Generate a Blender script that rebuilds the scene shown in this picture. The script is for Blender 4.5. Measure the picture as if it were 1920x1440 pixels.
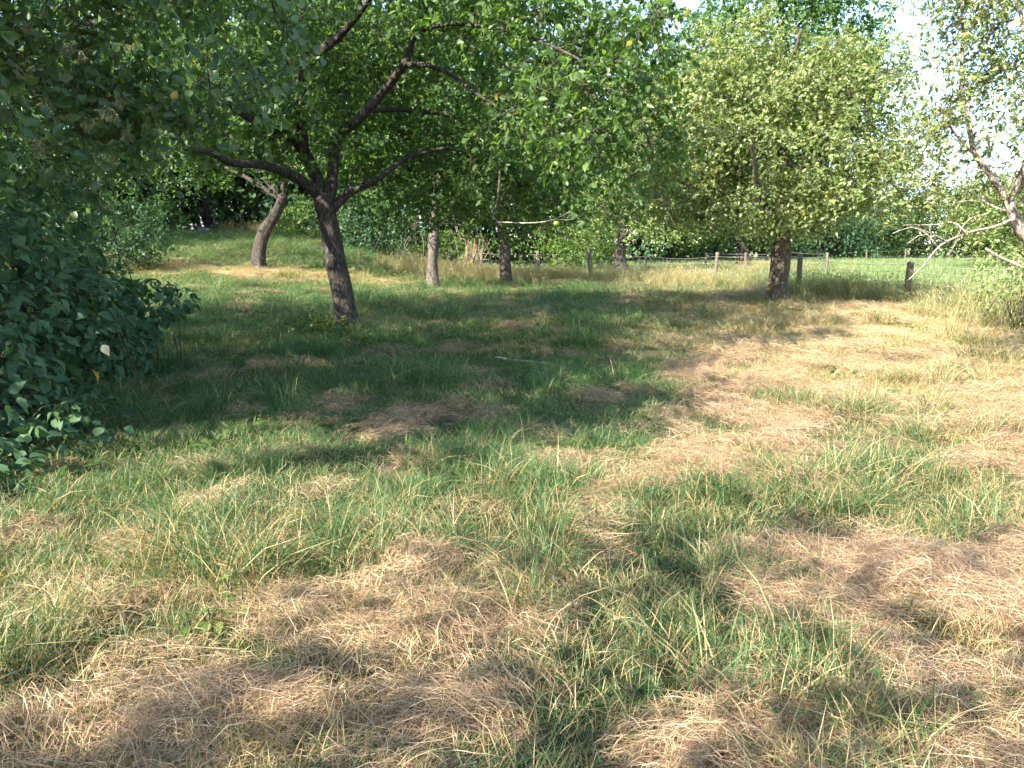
import bpy, math, random
import numpy as np
from math import radians as R, pi

# ------------------------------------------------------------------ scene, camera, sky, sun, exposure
scene = bpy.context.scene
for o in list(bpy.data.objects):
    bpy.data.objects.remove(o)
COL = scene.collection
CAM_Z, PITCH, FPX = 1.4, 10.4, 1442.0
cam_data = bpy.data.cameras.new('camera')
cam_data.sensor_width = 36.0
cam_data.lens = 36.0 * FPX / 1920.0
cam_data.clip_end = 3000.0
cam = bpy.data.objects.new('camera', cam_data)
COL.objects.link(cam)
cam.location = (0, 0, CAM_Z)
cam.rotation_euler = (R(90 - PITCH), 0, 0)
scene.camera = cam

SUN_ELEV = 37.0
SUN_AZ = 226.0                     # compass bearing of the sun, clockwise from +Y
SUN_DIR = np.array([math.sin(R(SUN_AZ)) * math.cos(R(SUN_ELEV)), math.cos(R(SUN_AZ)) * math.cos(R(SUN_ELEV)), math.sin(R(SUN_ELEV))])

world = bpy.data.worlds.new('World')
scene.world = world
world.use_nodes = True
nt = world.node_tree
nt.nodes.clear()
wo = nt.nodes.new('ShaderNodeOutputWorld')
bg = nt.nodes.new('ShaderNodeBackground')
sky = nt.nodes.new('ShaderNodeTexSky')
sky.sky_type = 'NISHITA'
sky.sun_disc = False
sky.sun_elevation = R(SUN_ELEV)
sky.sun_rotation = R(SUN_AZ)
sky.air_density = 1.0
sky.dust_density = 0.6
sky.ozone_density = 2.5
# thin fair-weather cloud all over the sky
tc = nt.nodes.new('ShaderNodeTexCoord')
mp = nt.nodes.new('ShaderNodeMapping')
mp.inputs['Scale'].default_value = (1.0, 1.0, 2.6)
nz = nt.nodes.new('ShaderNodeTexNoise')
nz.inputs['Scale'].default_value = 2.6
nz.inputs['Detail'].default_value = 7.0
nz.inputs['Roughness'].default_value = 0.6
cr = nt.nodes.new('ShaderNodeValToRGB')
cr.color_ramp.elements[0].position = 0.40
cr.color_ramp.elements[0].color = (0.0, 0.0, 0.0, 1)
cr.color_ramp.elements[1].position = 0.62
cr.color_ramp.elements[1].color = (0.75, 0.75, 0.75, 1)
mx = nt.nodes.new('ShaderNodeMix')
mx.data_type = 'RGBA'
mx.inputs[7].default_value = (1.25, 1.5, 1.85, 1)
nt.links.new(tc.outputs['Generated'], mp.inputs['Vector'])
nt.links.new(mp.outputs['Vector'], nz.inputs['Vector'])
nt.links.new(nz.outputs['Fac'], cr.inputs['Fac'])
nt.links.new(cr.outputs['Color'], mx.inputs[0])
nt.links.new(sky.outputs['Color'], mx.inputs[6])
nt.links.new(mx.outputs[2], bg.inputs['Color'])
nt.links.new(bg.outputs['Background'], wo.inputs['Surface'])
bg.inputs['Strength'].default_value = 0.15

sun_data = bpy.data.lights.new('sun', 'SUN')
sun_data.energy = 5.0
sun_data.angle = R(0.53)
sun_data.color = (1.0, 0.93, 0.82)
sun = bpy.data.objects.new('sun', sun_data)
COL.objects.link(sun)
sun.rotation_euler = (R(90 - SUN_ELEV), 0, R(180 - SUN_AZ))
sun.location = tuple(SUN_DIR * 60)

vs = scene.view_settings
vs.view_transform = 'Standard'
vs.look = 'None'
vs.gamma = 1.0
vs.use_curve_mapping = False
vs.exposure = 2.15
cy = scene.cycles
cy.max_bounces = 7
cy.diffuse_bounces = 5
cy.glossy_bounces = 1
cy.transmission_bounces = 3
cy.transparent_max_bounces = 4
cy.caustics_reflective = False
cy.caustics_refractive = False
cy.use_denoising = True
cy.use_adaptive_sampling = True
cy.adaptive_threshold = 0.03

# ------------------------------------------------------------------ numeric helpers
def at(px, py, Y):
    """world point seen at pixel (px, py) of the 1920 x 1440 photo at depth Y"""
    cx = (px - 960) / FPX
    cyy = (720 - py) / FPX
    c, s = math.cos(R(PITCH)), math.sin(R(PITCH))
    d = (cx, c + cyy * s, -s + cyy * c)
    return np.array([d[0] * Y / d[1], Y, CAM_Z + d[2] * Y / d[1]])

def on_flat(px, py):
    cyy = (720 - py) / FPX
    c, s = math.cos(R(PITCH)), math.sin(R(PITCH))
    Y = -CAM_Z * (c + cyy * s) / (-s + cyy * c)
    return at(px, py, Y)

def project(P):
    c, s = math.cos(R(PITCH)), math.sin(R(PITCH))
    x, y, z = P[:, 0], P[:, 1], P[:, 2] - CAM_Z
    d = y * c - z * s
    u = y * s + z * c
    d = np.where(d < 0.05, 0.05, d)
    return 960 + FPX * x / d, 720 - FPX * u / d, d

def _hash(ix, iy, iz, seed):
    h = (ix.astype(np.int64) * 374761393 + iy.astype(np.int64) * 668265263 + iz.astype(np.int64) * 2147483647 + seed * 974634777) & 0xFFFFFFFF
    h = ((h ^ (h >> 13)) * 1274126177) & 0xFFFFFFFF
    h = ((h ^ (h >> 16)) * 2246822519) & 0xFFFFFFFF
    return (h & 0xFFFFFF) / float(0xFFFFFF)

def vnoise(p, seed=0):
    p = np.asarray(p, float)
    i = np.floor(p).astype(np.int64)
    f = p - i
    f = f * f * (3 - 2 * f)
    out = 0
    for dx in (0, 1):
        wx = f[..., 0] if dx else 1 - f[..., 0]
        for dy in (0, 1):
            wy = f[..., 1] if dy else 1 - f[..., 1]
            for dz in (0, 1):
                wz = f[..., 2] if dz else 1 - f[..., 2]
                out = out + wx * wy * wz * _hash(i[..., 0] + dx, i[..., 1] + dy, i[..., 2] + dz, seed)
    return out

def vnoise2(x, y, seed=0):
    x, y = np.broadcast_arrays(np.asarray(x, float), np.asarray(y, float))
    return vnoise(np.stack([x, y, np.zeros_like(x) + 0.5], -1), seed)

def fbm2(x, y, seed=0, oct=4):
    a, s, t = 1.0, 0.0, 0.0
    for k in range(oct):
        s = s + a * vnoise2(x * 2 ** k, y * 2 ** k, seed + k * 17)
        t += a
        a *= 0.5
    return s / t

def S(t):
    t = np.clip(t, 0, 1)
    return t * t * (3 - 2 * t)

def norm(v):
    v = np.asarray(v, float)
    return v / np.maximum(np.linalg.norm(v, axis=-1, keepdims=True), 1e-9)

# ------------------------------------------------------------------ mesh helpers
def mesh_np(name, V, quads=None, tris=None, attrs=None, smooth=False):
    V = np.asarray(V, np.float32)
    q = np.zeros((0, 4), np.int32) if quads is None or len(quads) == 0 else np.asarray(quads, np.int32)
    t = np.zeros((0, 3), np.int32) if tris is None or len(tris) == 0 else np.asarray(tris, np.int32)
    me = bpy.data.meshes.new(name)
    me.vertices.add(len(V))
    me.vertices.foreach_set('co', V.ravel())
    nl = q.size + t.size
    if nl:
        me.loops.add(nl)
        me.loops.foreach_set('vertex_index', np.concatenate([q.ravel(), t.ravel()]).astype(np.int32))
        me.polygons.add(len(q) + len(t))
        st = np.concatenate([np.arange(len(q)) * 4, q.size + np.arange(len(t)) * 3]).astype(np.int32)
        me.polygons.foreach_set('loop_start', st)
        if smooth:
            me.polygons.foreach_set('use_smooth', np.ones(len(q) + len(t), bool))
    for k, (typ, arr) in (attrs or {}).items():
        a = me.attributes.new(k, typ, 'POINT')
        arr = np.asarray(arr)
        if typ == 'FLOAT_VECTOR':
            a.data.foreach_set('vector', arr.astype(np.float32).ravel())
        elif typ == 'INT':
            a.data.foreach_set('value', arr.astype(np.int32))
        else:
            a.data.foreach_set('value', arr.astype(np.float32))
    me.update(calc_edges=True)
    me.validate()
    return me

def link(name, me, mat=None, parent=None, loc=(0, 0, 0), kind=None):
    o = bpy.data.objects.new(name, me)
    COL.objects.link(o)
    if mat is not None and not me.materials:
        me.materials.append(mat)
    o.location = loc
    if parent is not None:
        o.parent = parent
    if kind:
        o['kind'] = kind
    return o

def tag(o, label, cat, group=None, kind=None):
    o['label'] = label
    o['category'] = cat
    if group:
        o['group'] = group
    if kind:
        o['kind'] = kind
    return o

def empty(name, loc, label, cat, group=None):
    o = bpy.data.objects.new(name, None)
    COL.objects.link(o)
    o.location = tuple(loc)
    o.empty_display_size = 0.2
    return tag(o, label, cat, group)

class Acc:
    """collects vertices and faces of one mesh"""
    def __init__(s):
        s.V, s.Q, s.T, s.A, s.n = [], [], [], [], 0
    def add(s, V, Q=None, T=None, a=None):
        s.V.append(V)
        if Q is not None and len(Q): s.Q.append(np.asarray(Q) + s.n)
        if T is not None and len(T): s.T.append(np.asarray(T) + s.n)
        s.A.append(np.zeros(len(V)) if a is None else a)
        s.n += len(V)
    def build(s, name, smooth=True, attr='tint'):
        V = np.concatenate(s.V)
        return mesh_np(name, V, np.concatenate(s.Q) if s.Q else None, np.concatenate(s.T) if s.T else None,
                       {attr: ('FLOAT', np.concatenate(s.A))}, smooth)

def resample(pts, step):
    """Catmull-Rom through pts, evenly resampled"""
    P = np.asarray(pts, float)
    if len(P) > 2:
        E = np.vstack([2 * P[0] - P[1], P, 2 * P[-1] - P[-2]])
        out = []
        for i in range(1, len(E) - 2):
            t = np.linspace(0, 1, 12, endpoint=False)[:, None]
            a, b, c, d = E[i - 1], E[i], E[i + 1], E[i + 2]
            out.append(0.5 * ((2 * b) + (-a + c) * t + (2 * a - 5 * b + 4 * c - d) * t ** 2 + (-a + 3 * b - 3 * c + d) * t ** 3))
        P = np.vstack(out + [P[-1:]])
    L = np.concatenate([[0], np.cumsum(np.linalg.norm(np.diff(P, axis=0), axis=1))])
    n = max(2, int(math.ceil(L[-1] / step)) + 1)
    s = np.linspace(0, L[-1], n)
    return np.stack([np.interp(s, L, P[:, k]) for k in range(3)], 1)

def tube(P, rad, sides, rough=0.0, seed=0, flare=0.0, cap=True):
    P = np.asarray(P, float)
    n = len(P)
    rad = np.broadcast_to(np.asarray(rad, float), (n,))
    T = norm(np.gradient(P, axis=0))
    ref = np.array([1.0, 0.1, 0.05]) if abs(T[0][0]) < 0.8 else np.array([0.1, 1.0, 0.05])
    U = np.zeros_like(P)
    u = ref
    for i in range(n):
        u = u - T[i] * np.dot(u, T[i])
        u = u / max(np.linalg.norm(u), 1e-9)
        U[i] = u
    W = np.cross(T, U)
    a = np.linspace(0, 2 * pi, sides, endpoint=False)
    ca, sa = np.cos(a), np.sin(a)
    rr = np.repeat(rad[:, None], sides, 1)
    if rough > 0:
        L = np.concatenate([[0], np.cumsum(np.linalg.norm(np.diff(P, axis=0), axis=1))])
        r0 = rad.max()
        q = np.stack([np.broadcast_to(ca * 2.2, (n, sides)), np.broadcast_to(sa * 2.2, (n, sides)), np.broadcast_to((L / r0 * 0.35)[:, None], (n, sides))], -1)
        q2 = np.stack([np.broadcast_to(ca * 6, (n, sides)), np.broadcast_to(sa * 6, (n, sides)), np.broadcast_to((L / r0 * 0.8)[:, None], (n, sides))], -1)
        rr = rr * (1 + rough * (2.2 * (vnoise(q, seed) - 0.5) + 1.1 * (vnoise(q2, seed + 5) - 0.5)))
        if flare > 0:
            rr = rr * (1 + flare * np.exp(-L / (2.0 * r0))[:, None] * (0.7 + 0.6 * np.cos(a * 5 + seed)[None, :] * 0.6))
    V = P[:, None, :] + rr[..., None] * (ca[None, :, None] * U[:, None, :] + sa[None, :, None] * W[:, None, :])
    V = V.reshape(-1, 3)
    i = np.arange(n - 1)[:, None] * sides
    j = np.arange(sides)[None, :]
    k = (j + 1) % sides
    Q = np.stack([i + j, i + k, i + sides + k, i + sides + j], -1).reshape(-1, 4)
    T3 = None
    if cap:
        V = np.vstack([V, P[-1] + T[-1] * rad[-1] * 0.5, P[0]])
        e = (n - 1) * sides
        jj = np.arange(sides)
        T3 = np.vstack([np.stack([e + jj, e + (jj + 1) % sides, np.full(sides, n * sides)], 1),
                        np.stack([(jj + 1) % sides, jj, np.full(sides, n * sides + 1)], 1)])
    return V, Q, T3

# leaf templates: length axis +X, normal +Z, unit length; (verts, quads, tris)
def leaf_fine(width=0.6, curl=0.18, fold=0.22):
    t = np.array([0.0, 0.16, 0.36, 0.58, 0.8, 1.0])
    w = np.array([0.04, 0.72, 1.0, 0.9, 0.5, 0.0]) * width / 2
    z = -curl * t ** 2
    mid = np.stack([t, 0 * t, z], 1)
    le = np.stack([t - 0.02, w, z + fold * w * 1.6], 1)
    ri = np.stack([t - 0.02, -w, z + fold * w * 1.6], 1)
    V = np.vstack([mid, le[:5], ri[:5], [[-0.28, 0, 0.05]], [[-0.28, 0.016, 0.05]]])
    Q = []
    for i in range(4):
        Q.append([i, i + 1, 6 + i + 1, 6 + i])
        Q.append([i + 1, i, 11 + i, 11 + i + 1])
    T = [[4, 5, 10], [5, 4, 15], [16, 0, 17]]
    return V, np.array(Q), np.array(T)

def leaf_mid(width=0.6, curl=0.16, fold=0.25):
    w = width / 2
    V = np.array([[0, 0, 0], [0.28, w * 0.95, fold * w], [0.68, w * 0.8, fold * w - curl * 0.45], [1, 0, -curl], [0.68, -w * 0.8, fold * w - curl * 0.45], [0.28, -w * 0.95, fold * w]])
    return V, np.array([[0, 3, 2, 1], [0, 5, 4, 3]]), None

def leaf_far(width=0.6):
    w = width / 2
    V = np.array([[0, 0, 0], [0.45, w, 0.1], [1, 0, -0.1], [0.45, -w, 0.1]])
    return V, None, np.array([[0, 2, 1], [0, 3, 2]])

def leaf_big():
    """broad pointed leaf with a toothed edge (nettle / bramble like)"""
    t = np.array([0.0, 0.1, 0.22, 0.36, 0.5, 0.65, 0.8, 1.0])
    w = np.array([0.1, 0.62, 0.92, 1.0, 0.86, 0.62, 0.34, 0.0]) * 0.34
    z = -0.30 * t ** 2 + 0.02 * np.sin(t * 22)
    mid = np.stack([t, 0 * t, z], 1)
    le = np.stack([t - 0.03, w, z + 0.18 * w], 1)
    ri = np.stack([t - 0.03, -w, z + 0.18 * w], 1)
    V = np.vstack([mid, le[:7], ri[:7], [[-0.3, 0, 0.06]], [[-0.3, 0.02, 0.06]]])
    Q = []
    for i in range(6):
        Q.append([i, i + 1, 8 + i + 1, 8 + i])
        Q.append([i + 1, i, 15 + i, 15 + i + 1])
    T = [[6, 7, 14], [7, 6, 21], [22, 0, 23]]
    return V, np.array(Q), np.array(T)

def frames(axis, normal):
    a = norm(axis)
    n = normal - a * np.sum(a * normal, -1, keepdims=True)
    n = norm(n)
    b = np.cross(n, a)
    return np.stack([a, b, n], -1)          # columns

def scatter(tpl, pos, M, size, tint):
    V0, Q0, T0 = tpl
    n, m = len(pos), len(V0)
    V = np.einsum('nij,mj->nmi', M, V0) * size[:, None, None] + pos[:, None, :]
    off = (np.arange(n) * m)[:, None, None]
    Q = None if Q0 is None else (Q0[None] + off).reshape(-1, 4)
    T = None if T0 is None else (T0[None] + off).reshape(-1, 3)
    return V.reshape(-1, 3), Q, T, np.repeat(tint, m)

# ------------------------------------------------------------------ materials
def new_mat(name):
    m = bpy.data.materials.new(name)
    m.use_nodes = True
    m.node_tree.nodes.clear()
    return m, m.node_tree

def nodes(ntr):
    def N(t, **kw):
        n = ntr.nodes.new(t)
        for k, v in kw.items():
            setattr(n, k, v)
        return n
    return N

def ramp(ntr, fac, stops):
    n = ntr.nodes.new('ShaderNodeValToRGB')
    e = n.color_ramp.elements
    while len(e) < len(stops):
        e.new(0.5)
    for i, (p, c) in enumerate(stops):
        e[i].position = p
        e[i].color = (*c, 1)
    ntr.links.new(fac, n.inputs['Fac'])
    return n.outputs['Color']

def mixc(ntr, fac, a, b, mode='MIX'):
    n = ntr.nodes.new('ShaderNodeMix')
    n.data_type = 'RGBA'
    n.blend_type = mode
    for sock, v in ((n.inputs[0], fac), (n.inputs[6], a), (n.inputs[7], b)):
        if hasattr(v, 'is_linked'):
            ntr.links.new(v, sock)
        elif isinstance(v, (int, float)):
            sock.default_value = v
        else:
            sock.default_value = (*v, 1)
    return n.outputs[2]

def math_n(ntr, op, a, b=0.0, clamp=False):
    n = ntr.nodes.new('ShaderNodeMath')
    n.operation = op
    n.use_clamp = clamp
    for s, v in ((n.inputs[0], a), (n.inputs[1], b)):
        if hasattr(v, 'is_linked'):
            ntr.links.new(v, s)
        else:
            s.default_value = v
    return n.outputs[0]

def foliage_shader(ntr, col, trans=0.4, rough=0.5, spec=0.4, tcol=None):
    N = nodes(ntr)
    out = N('ShaderNodeOutputMaterial')
    p = N('ShaderNodeBsdfPrincipled')
    p.inputs['Roughness'].default_value = rough
    p.inputs['Specular IOR Level'].default_value = spec
    ntr.links.new(col, p.inputs['Base Color'])
    tr = N('ShaderNodeBsdfTranslucent')
    ntr.links.new(tcol if tcol is not None else col, tr.inputs['Color'])
    mixs = N('ShaderNodeMixShader')
    mixs.inputs[0].default_value = trans
    ntr.links.new(p.outputs[0], mixs.inputs[1])
    ntr.links.new(tr.outputs[0], mixs.inputs[2])
    ntr.links.new(mixs.outputs[0], out.inputs['Surface'])

def leaf_mat(name, dark, mid, light, yellow=0.004, trans=0.42, rough=0.45, spec=0.5, tgain=(1.5, 1.55, 0.6)):
    m, t = new_mat(name)
    N = nodes(t)
    at_ = N('ShaderNodeAttribute', attribute_name='tint')
    oi = N('ShaderNodeObjectInfo')
    f = math_n(t, 'FRACT', math_n(t, 'ADD', at_.outputs['Fac'], oi.outputs['Random']))
    base = ramp(t, f, [(0.0, dark), (0.5, mid), (1.0 - yellow - 0.002, light), (1.0 - yellow, (0.55, 0.33, 0.03))] if yellow else [(0, dark), (0.5, mid), (1, light)])
    tcol = mixc(t, 1.0, base, tgain, 'MULTIPLY')
    foliage_shader(t, base, trans, rough, spec, tcol)
    return m

M_APPLE = leaf_mat('apple leaf', (0.045, 0.095, 0.025), (0.08, 0.15, 0.04), (0.13, 0.205, 0.06), 0.0012, trans=0.52, tgain=(1.9, 1.85, 0.7))
M_NEAR = leaf_mat('overhanging leaf', (0.06, 0.12, 0.045), (0.10, 0.17, 0.065), (0.15, 0.225, 0.09), 0.0012, rough=0.4, spec=0.6)
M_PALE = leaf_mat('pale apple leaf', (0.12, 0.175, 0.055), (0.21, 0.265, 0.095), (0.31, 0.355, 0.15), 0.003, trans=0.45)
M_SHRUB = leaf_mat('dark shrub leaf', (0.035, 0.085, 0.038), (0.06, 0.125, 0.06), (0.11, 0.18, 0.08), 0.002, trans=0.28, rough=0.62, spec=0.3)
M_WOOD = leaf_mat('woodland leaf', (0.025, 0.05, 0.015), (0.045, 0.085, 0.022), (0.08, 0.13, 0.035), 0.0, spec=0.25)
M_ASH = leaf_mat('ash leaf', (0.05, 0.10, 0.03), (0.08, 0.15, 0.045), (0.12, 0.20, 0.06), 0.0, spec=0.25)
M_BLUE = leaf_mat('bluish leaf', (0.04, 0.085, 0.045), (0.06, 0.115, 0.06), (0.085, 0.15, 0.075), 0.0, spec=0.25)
M_BRIGHT = leaf_mat('bright shrub leaf', (0.07, 0.13, 0.03), (0.11, 0.18, 0.04), (0.17, 0.24, 0.06), 0.0, spec=0.3)
M_FLOWER = leaf_mat('flowering leaf', (0.16, 0.18, 0.05), (0.30, 0.29, 0.10), (0.42, 0.38, 0.16), 0.0, spec=0.2)

def bark_mat(name, dark, light, lichen, moss_amt=0.0, scale=1.0):
    m, t = new_mat(name)
    N = nodes(t)
    out = N('ShaderNodeOutputMaterial')
    p = N('ShaderNodeBsdfPrincipled')
    p.inputs['Roughness'].default_value = 0.9
    p.inputs['Specular IOR Level'].default_value = 0.2
    tcn = N('ShaderNodeTexCoord')
    mpn = N('ShaderNodeMapping')
    mpn.inputs['Scale'].default_value = (14 * scale, 14 * scale, 4.5 * scale)
    t.links.new(tcn.outputs['Object'], mpn.inputs['Vector'])
    n1 = N('ShaderNodeTexNoise')
    n1.inputs['Scale'].default_value = 1.6
    n1.inputs['Detail'].default_value = 6
    n1.inputs['Roughness'].default_value = 0.65
    t.links.new(mpn.outputs[0], n1.inputs['Vector'])
    vo = N('ShaderNodeTexVoronoi', feature='DISTANCE_TO_EDGE')
    vo.inputs['Scale'].default_value = 1.7
    t.links.new(mpn.outputs[0], vo.inputs['Vector'])
    c = ramp(t, n1.outputs['Fac'], [(0.3, dark), (0.7, light)])
    crack = ramp(t, vo.outputs['Distance'], [(0.0, (0.25, 0.25, 0.25)), (0.22, (1, 1, 1))])
    c = mixc(t, 0.8, c, crack, 'MULTIPLY')
    n2 = N('ShaderNodeTexNoise')
    n2.inputs['Scale'].default_value = 12
    n2.inputs['Detail'].default_value = 8
    n2.inputs['Roughness'].default_value = 0.7
    t.links.new(tcn.outputs['Object'], n2.inputs['Vector'])
    lf = ramp(t, n2.outputs['Fac'], [(0.60, (0, 0, 0)), (0.72, (0.7, 0.7, 0.7))])
    c = mixc(t, lf, c, lichen)
    if moss_amt:
        n3 = N('ShaderNodeTexNoise')
        n3.inputs['Scale'].default_value = 3.5
        n3.inputs['Detail'].default_value = 5
        t.links.new(tcn.outputs['Object'], n3.inputs['Vector'])
        mf = ramp(t, n3.outputs['Fac'], [(0.62 - moss_amt, (0, 0, 0)), (0.70 - moss_amt, (1, 1, 1))])
        c = mixc(t, mf, c, (0.16, 0.17, 0.03))
    t.links.new(c, p.inputs['Base Color'])
    b = N('ShaderNodeBump')
    b.inputs['Strength'].default_value = 0.9
    b.inputs['Distance'].default_value = 0.02
    hsum = math_n(t, 'ADD', n1.outputs['Fac'], math_n(t, 'MINIMUM', vo.outputs['Distance'], 0.3))
    t.links.new(hsum, b.inputs['Height'])
    t.links.new(b.outputs[0], p.inputs['Normal'])
    t.links.new(p.outputs[0], out.inputs['Surface'])
    return m

M_BARK = bark_mat('apple bark', (0.035, 0.029, 0.024), (0.125, 0.105, 0.088), (0.24, 0.235, 0.20))
M_BARK_MOSS = bark_mat('mossy bark', (0.06, 0.047, 0.035), (0.19, 0.155, 0.12), (0.33, 0.32, 0.26), 0.03)
M_BARK_GREY = bark_mat('grey bark', (0.11, 0.095, 0.085), (0.27, 0.24, 0.21), (0.36, 0.35, 0.31))
M_BARK_MID = bark_mat('brown grey bark', (0.085, 0.07, 0.058), (0.22, 0.185, 0.155), (0.30, 0.29, 0.25))
M_BARK_PALE = bark_mat('pale fruit bark', (0.20, 0.16, 0.13), (0.40, 0.34, 0.28), (0.48, 0.45, 0.38))
M_TWIG = bark_mat('twig bark', (0.07, 0.055, 0.04), (0.15, 0.12, 0.09), (0.24, 0.23, 0.19))
M_DEAD = bark_mat('bleached dead wood', (0.34, 0.29, 0.22), (0.58, 0.51, 0.41), (0.66, 0.62, 0.52))
M_POST = bark_mat('weathered post wood', (0.13, 0.105, 0.08), (0.30, 0.25, 0.20), (0.36, 0.36, 0.30), scale=1.6)
M_POST_PALE = bark_mat('pale post wood', (0.30, 0.24, 0.19), (0.48, 0.40, 0.33), (0.42, 0.40, 0.33), scale=1.6)

def plain_mat(name, col, rough=0.6, metal=0.0, var=0.25):
    m, t = new_mat(name)
    N = nodes(t)
    out = N('ShaderNodeOutputMaterial')
    p = N('ShaderNodeBsdfPrincipled')
    p.inputs['Roughness'].default_value = rough
    p.inputs['Metallic'].default_value = metal
    tcn = N('ShaderNodeTexCoord')
    n1 = N('ShaderNodeTexNoise')
    n1.inputs['Scale'].default_value = 12
    n1.inputs['Detail'].default_value = 4
    t.links.new(tcn.outputs['Object'], n1.inputs['Vector'])
    c = ramp(t, n1.outputs['Fac'], [(0.3, tuple(x * (1 - var) for x in col)), (0.7, tuple(min(1, x * (1 + var)) for x in col))])
    t.links.new(c, p.inputs['Base Color'])
    t.links.new(p.outputs[0], out.inputs['Surface'])
    return m

M_WIRE = plain_mat('galvanised wire', (0.42, 0.40, 0.37), 0.5, 0.6)
M_TARP = plain_mat('grey tarpaulin', (0.16, 0.18, 0.21), 0.6)
M_WHITE = plain_mat('dry white leaf', (0.56, 0.50, 0.30), 0.7)
M_APPLEFRUIT = plain_mat('green apple skin', (0.30, 0.36, 0.06), 0.35)
M_SEED = plain_mat('spent flower heads', (0.20, 0.19, 0.09), 0.8)
M_REED = plain_mat('dry brown stalks', (0.27, 0.18, 0.11), 0.8)

def blade_mat(name, g0, g1, g2, d0, d1, trans=0.35, blade_dry=0.86):
    """grass: green by blade, going to straw by the tuft's own dryness"""
    m, t = new_mat(name)
    N = nodes(t)
    a = N('ShaderNodeAttribute', attribute_name='tint')
    tt = N('ShaderNodeAttribute', attribute_name='along')
    dr = N('ShaderNodeAttribute', attribute_name='dry', attribute_type='INSTANCER')
    oi = N('ShaderNodeObjectInfo')
    f = math_n(t, 'FRACT', math_n(t, 'ADD', a.outputs['Fac'], math_n(t, 'MULTIPLY', oi.outputs['Random'], 0.7)))
    green = ramp(t, f, [(0, g0), (0.5, g1), (1, g2)])
    straw = ramp(t, a.outputs['Fac'], [(0, d0), (1, d1)])
    thr = math_n(t, 'SUBTRACT', 1.0, math_n(t, 'MULTIPLY', dr.outputs['Fac'], 1.0))
    isdry = math_n(t, 'MULTIPLY', math_n(t, 'SUBTRACT', f, math_n(t, 'MULTIPLY', thr, blade_dry + 0.1)), 7.0, True)
    tip = math_n(t, 'MULTIPLY', math_n(t, 'SUBTRACT', tt.outputs['Fac'], 0.85), 1.5, True)
    isdry = math_n(t, 'MAXIMUM', isdry, tip)
    root = math_n(t, 'MULTIPLY', math_n(t, 'SUBTRACT', 0.25, tt.outputs['Fac']), 2.0, True)
    isdry = math_n(t, 'MAXIMUM', isdry, root)
    col = mixc(t, isdry, green, straw)
    tcol = mixc(t, 1.0, col, (1.35, 1.4, 0.7), 'MULTIPLY')
    foliage_shader(t, col, trans, 0.5, 0.35, tcol)
    return m

M_GRASS = blade_mat('meadow grass', (0.036, 0.095, 0.030), (0.066, 0.15, 0.046), (0.115, 0.205, 0.065), (0.26, 0.20, 0.09), (0.50, 0.40, 0.21))
M_PASTURE = blade_mat('pasture grass', (0.12, 0.18, 0.07), (0.17, 0.235, 0.095), (0.23, 0.29, 0.13), (0.40, 0.34, 0.17), (0.5, 0.44, 0.25))
M_HAY = blade_mat('cut hay', (0.17, 0.10, 0.058), (0.37, 0.24, 0.145), (0.58, 0.42, 0.275), (0.42, 0.315, 0.175), (0.64, 0.52, 0.33), trans=0.18)
M_TALL = blade_mat('tall seeding grass', (0.10, 0.15, 0.05), (0.20, 0.21, 0.08), (0.32, 0.28, 0.13), (0.42, 0.33, 0.17), (0.58, 0.47, 0.28))

# ------------------------------------------------------------------ terrain
FENCE = np.array([(-3.2, 30.5), (-1.2, 30.4), (1.05, 30.0), (3.1, 30.5), (5.1, 29.6), (6.95, 26.6), (8.15, 22.0), (9.25, 18.1), (10.6, 15.0), (12.4, 11.6), (14.5, 8.0)])

def fence_y(x):
    return np.where(np.asarray(x) < FENCE[0, 0], 400.0, np.interp(x, FENCE[:, 0], FENCE[:, 1]))

HAY_BLOBS_PX = [(470, 975, 95, 55), (620, 935, 70, 26), (790, 880, 60, 24), (1270, 885, 80, 40), (1150, 945, 130, 40), (1180, 1030, 90, 40), (820, 1055, 60, 34),
                (980, 1075, 60, 28), (290, 1035, 70, 26), (660, 1140, 220, 36), (1000, 1150, 100, 50), (300, 1270, 290, 50), (560, 1330, 320, 80), (150, 1400, 320, 55),
                (850, 1380, 220, 55), (1430, 775, 100, 30), (1620, 775, 90, 28), (1330, 705, 70, 28), (1800, 780, 90, 30), (1860, 815, 110, 40), (1560, 960, 110, 70),
                (1700, 1080, 250, 90), (1440, 1180, 50, 50), (1390, 1270, 45, 40), (1600, 1200, 80, 110), (1350, 1385, 260, 60), (1800, 1380, 260, 90), (680, 740, 110, 14),
                (260, 745, 130, 20), (770, 665, 40, 10), (1100, 742, 50, 10), (540, 680, 40, 10), (1290, 640, 90, 10), (950, 610, 30, 7), (1330, 850, 70, 50), (180, 1110, 110, 40),
                (480, 1110, 130, 34), (1220, 1200, 50, 60), (60, 1290, 120, 50), (480, 1020, 60, 30), (1500, 860, 60, 40), (900, 960, 50, 24), (1090, 1110, 60, 40)]
_blobs = []
for (px, py, w, h) in HAY_BLOBS_PX:
    c = on_flat(px, py)
    a, b = on_flat(px, py + h), on_flat(px, py - h)
    _blobs.append((c[0], c[1], w / FPX * c[1] * 1.02, max(abs(b[1] - a[1]) / 2, 0.07)))

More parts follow.
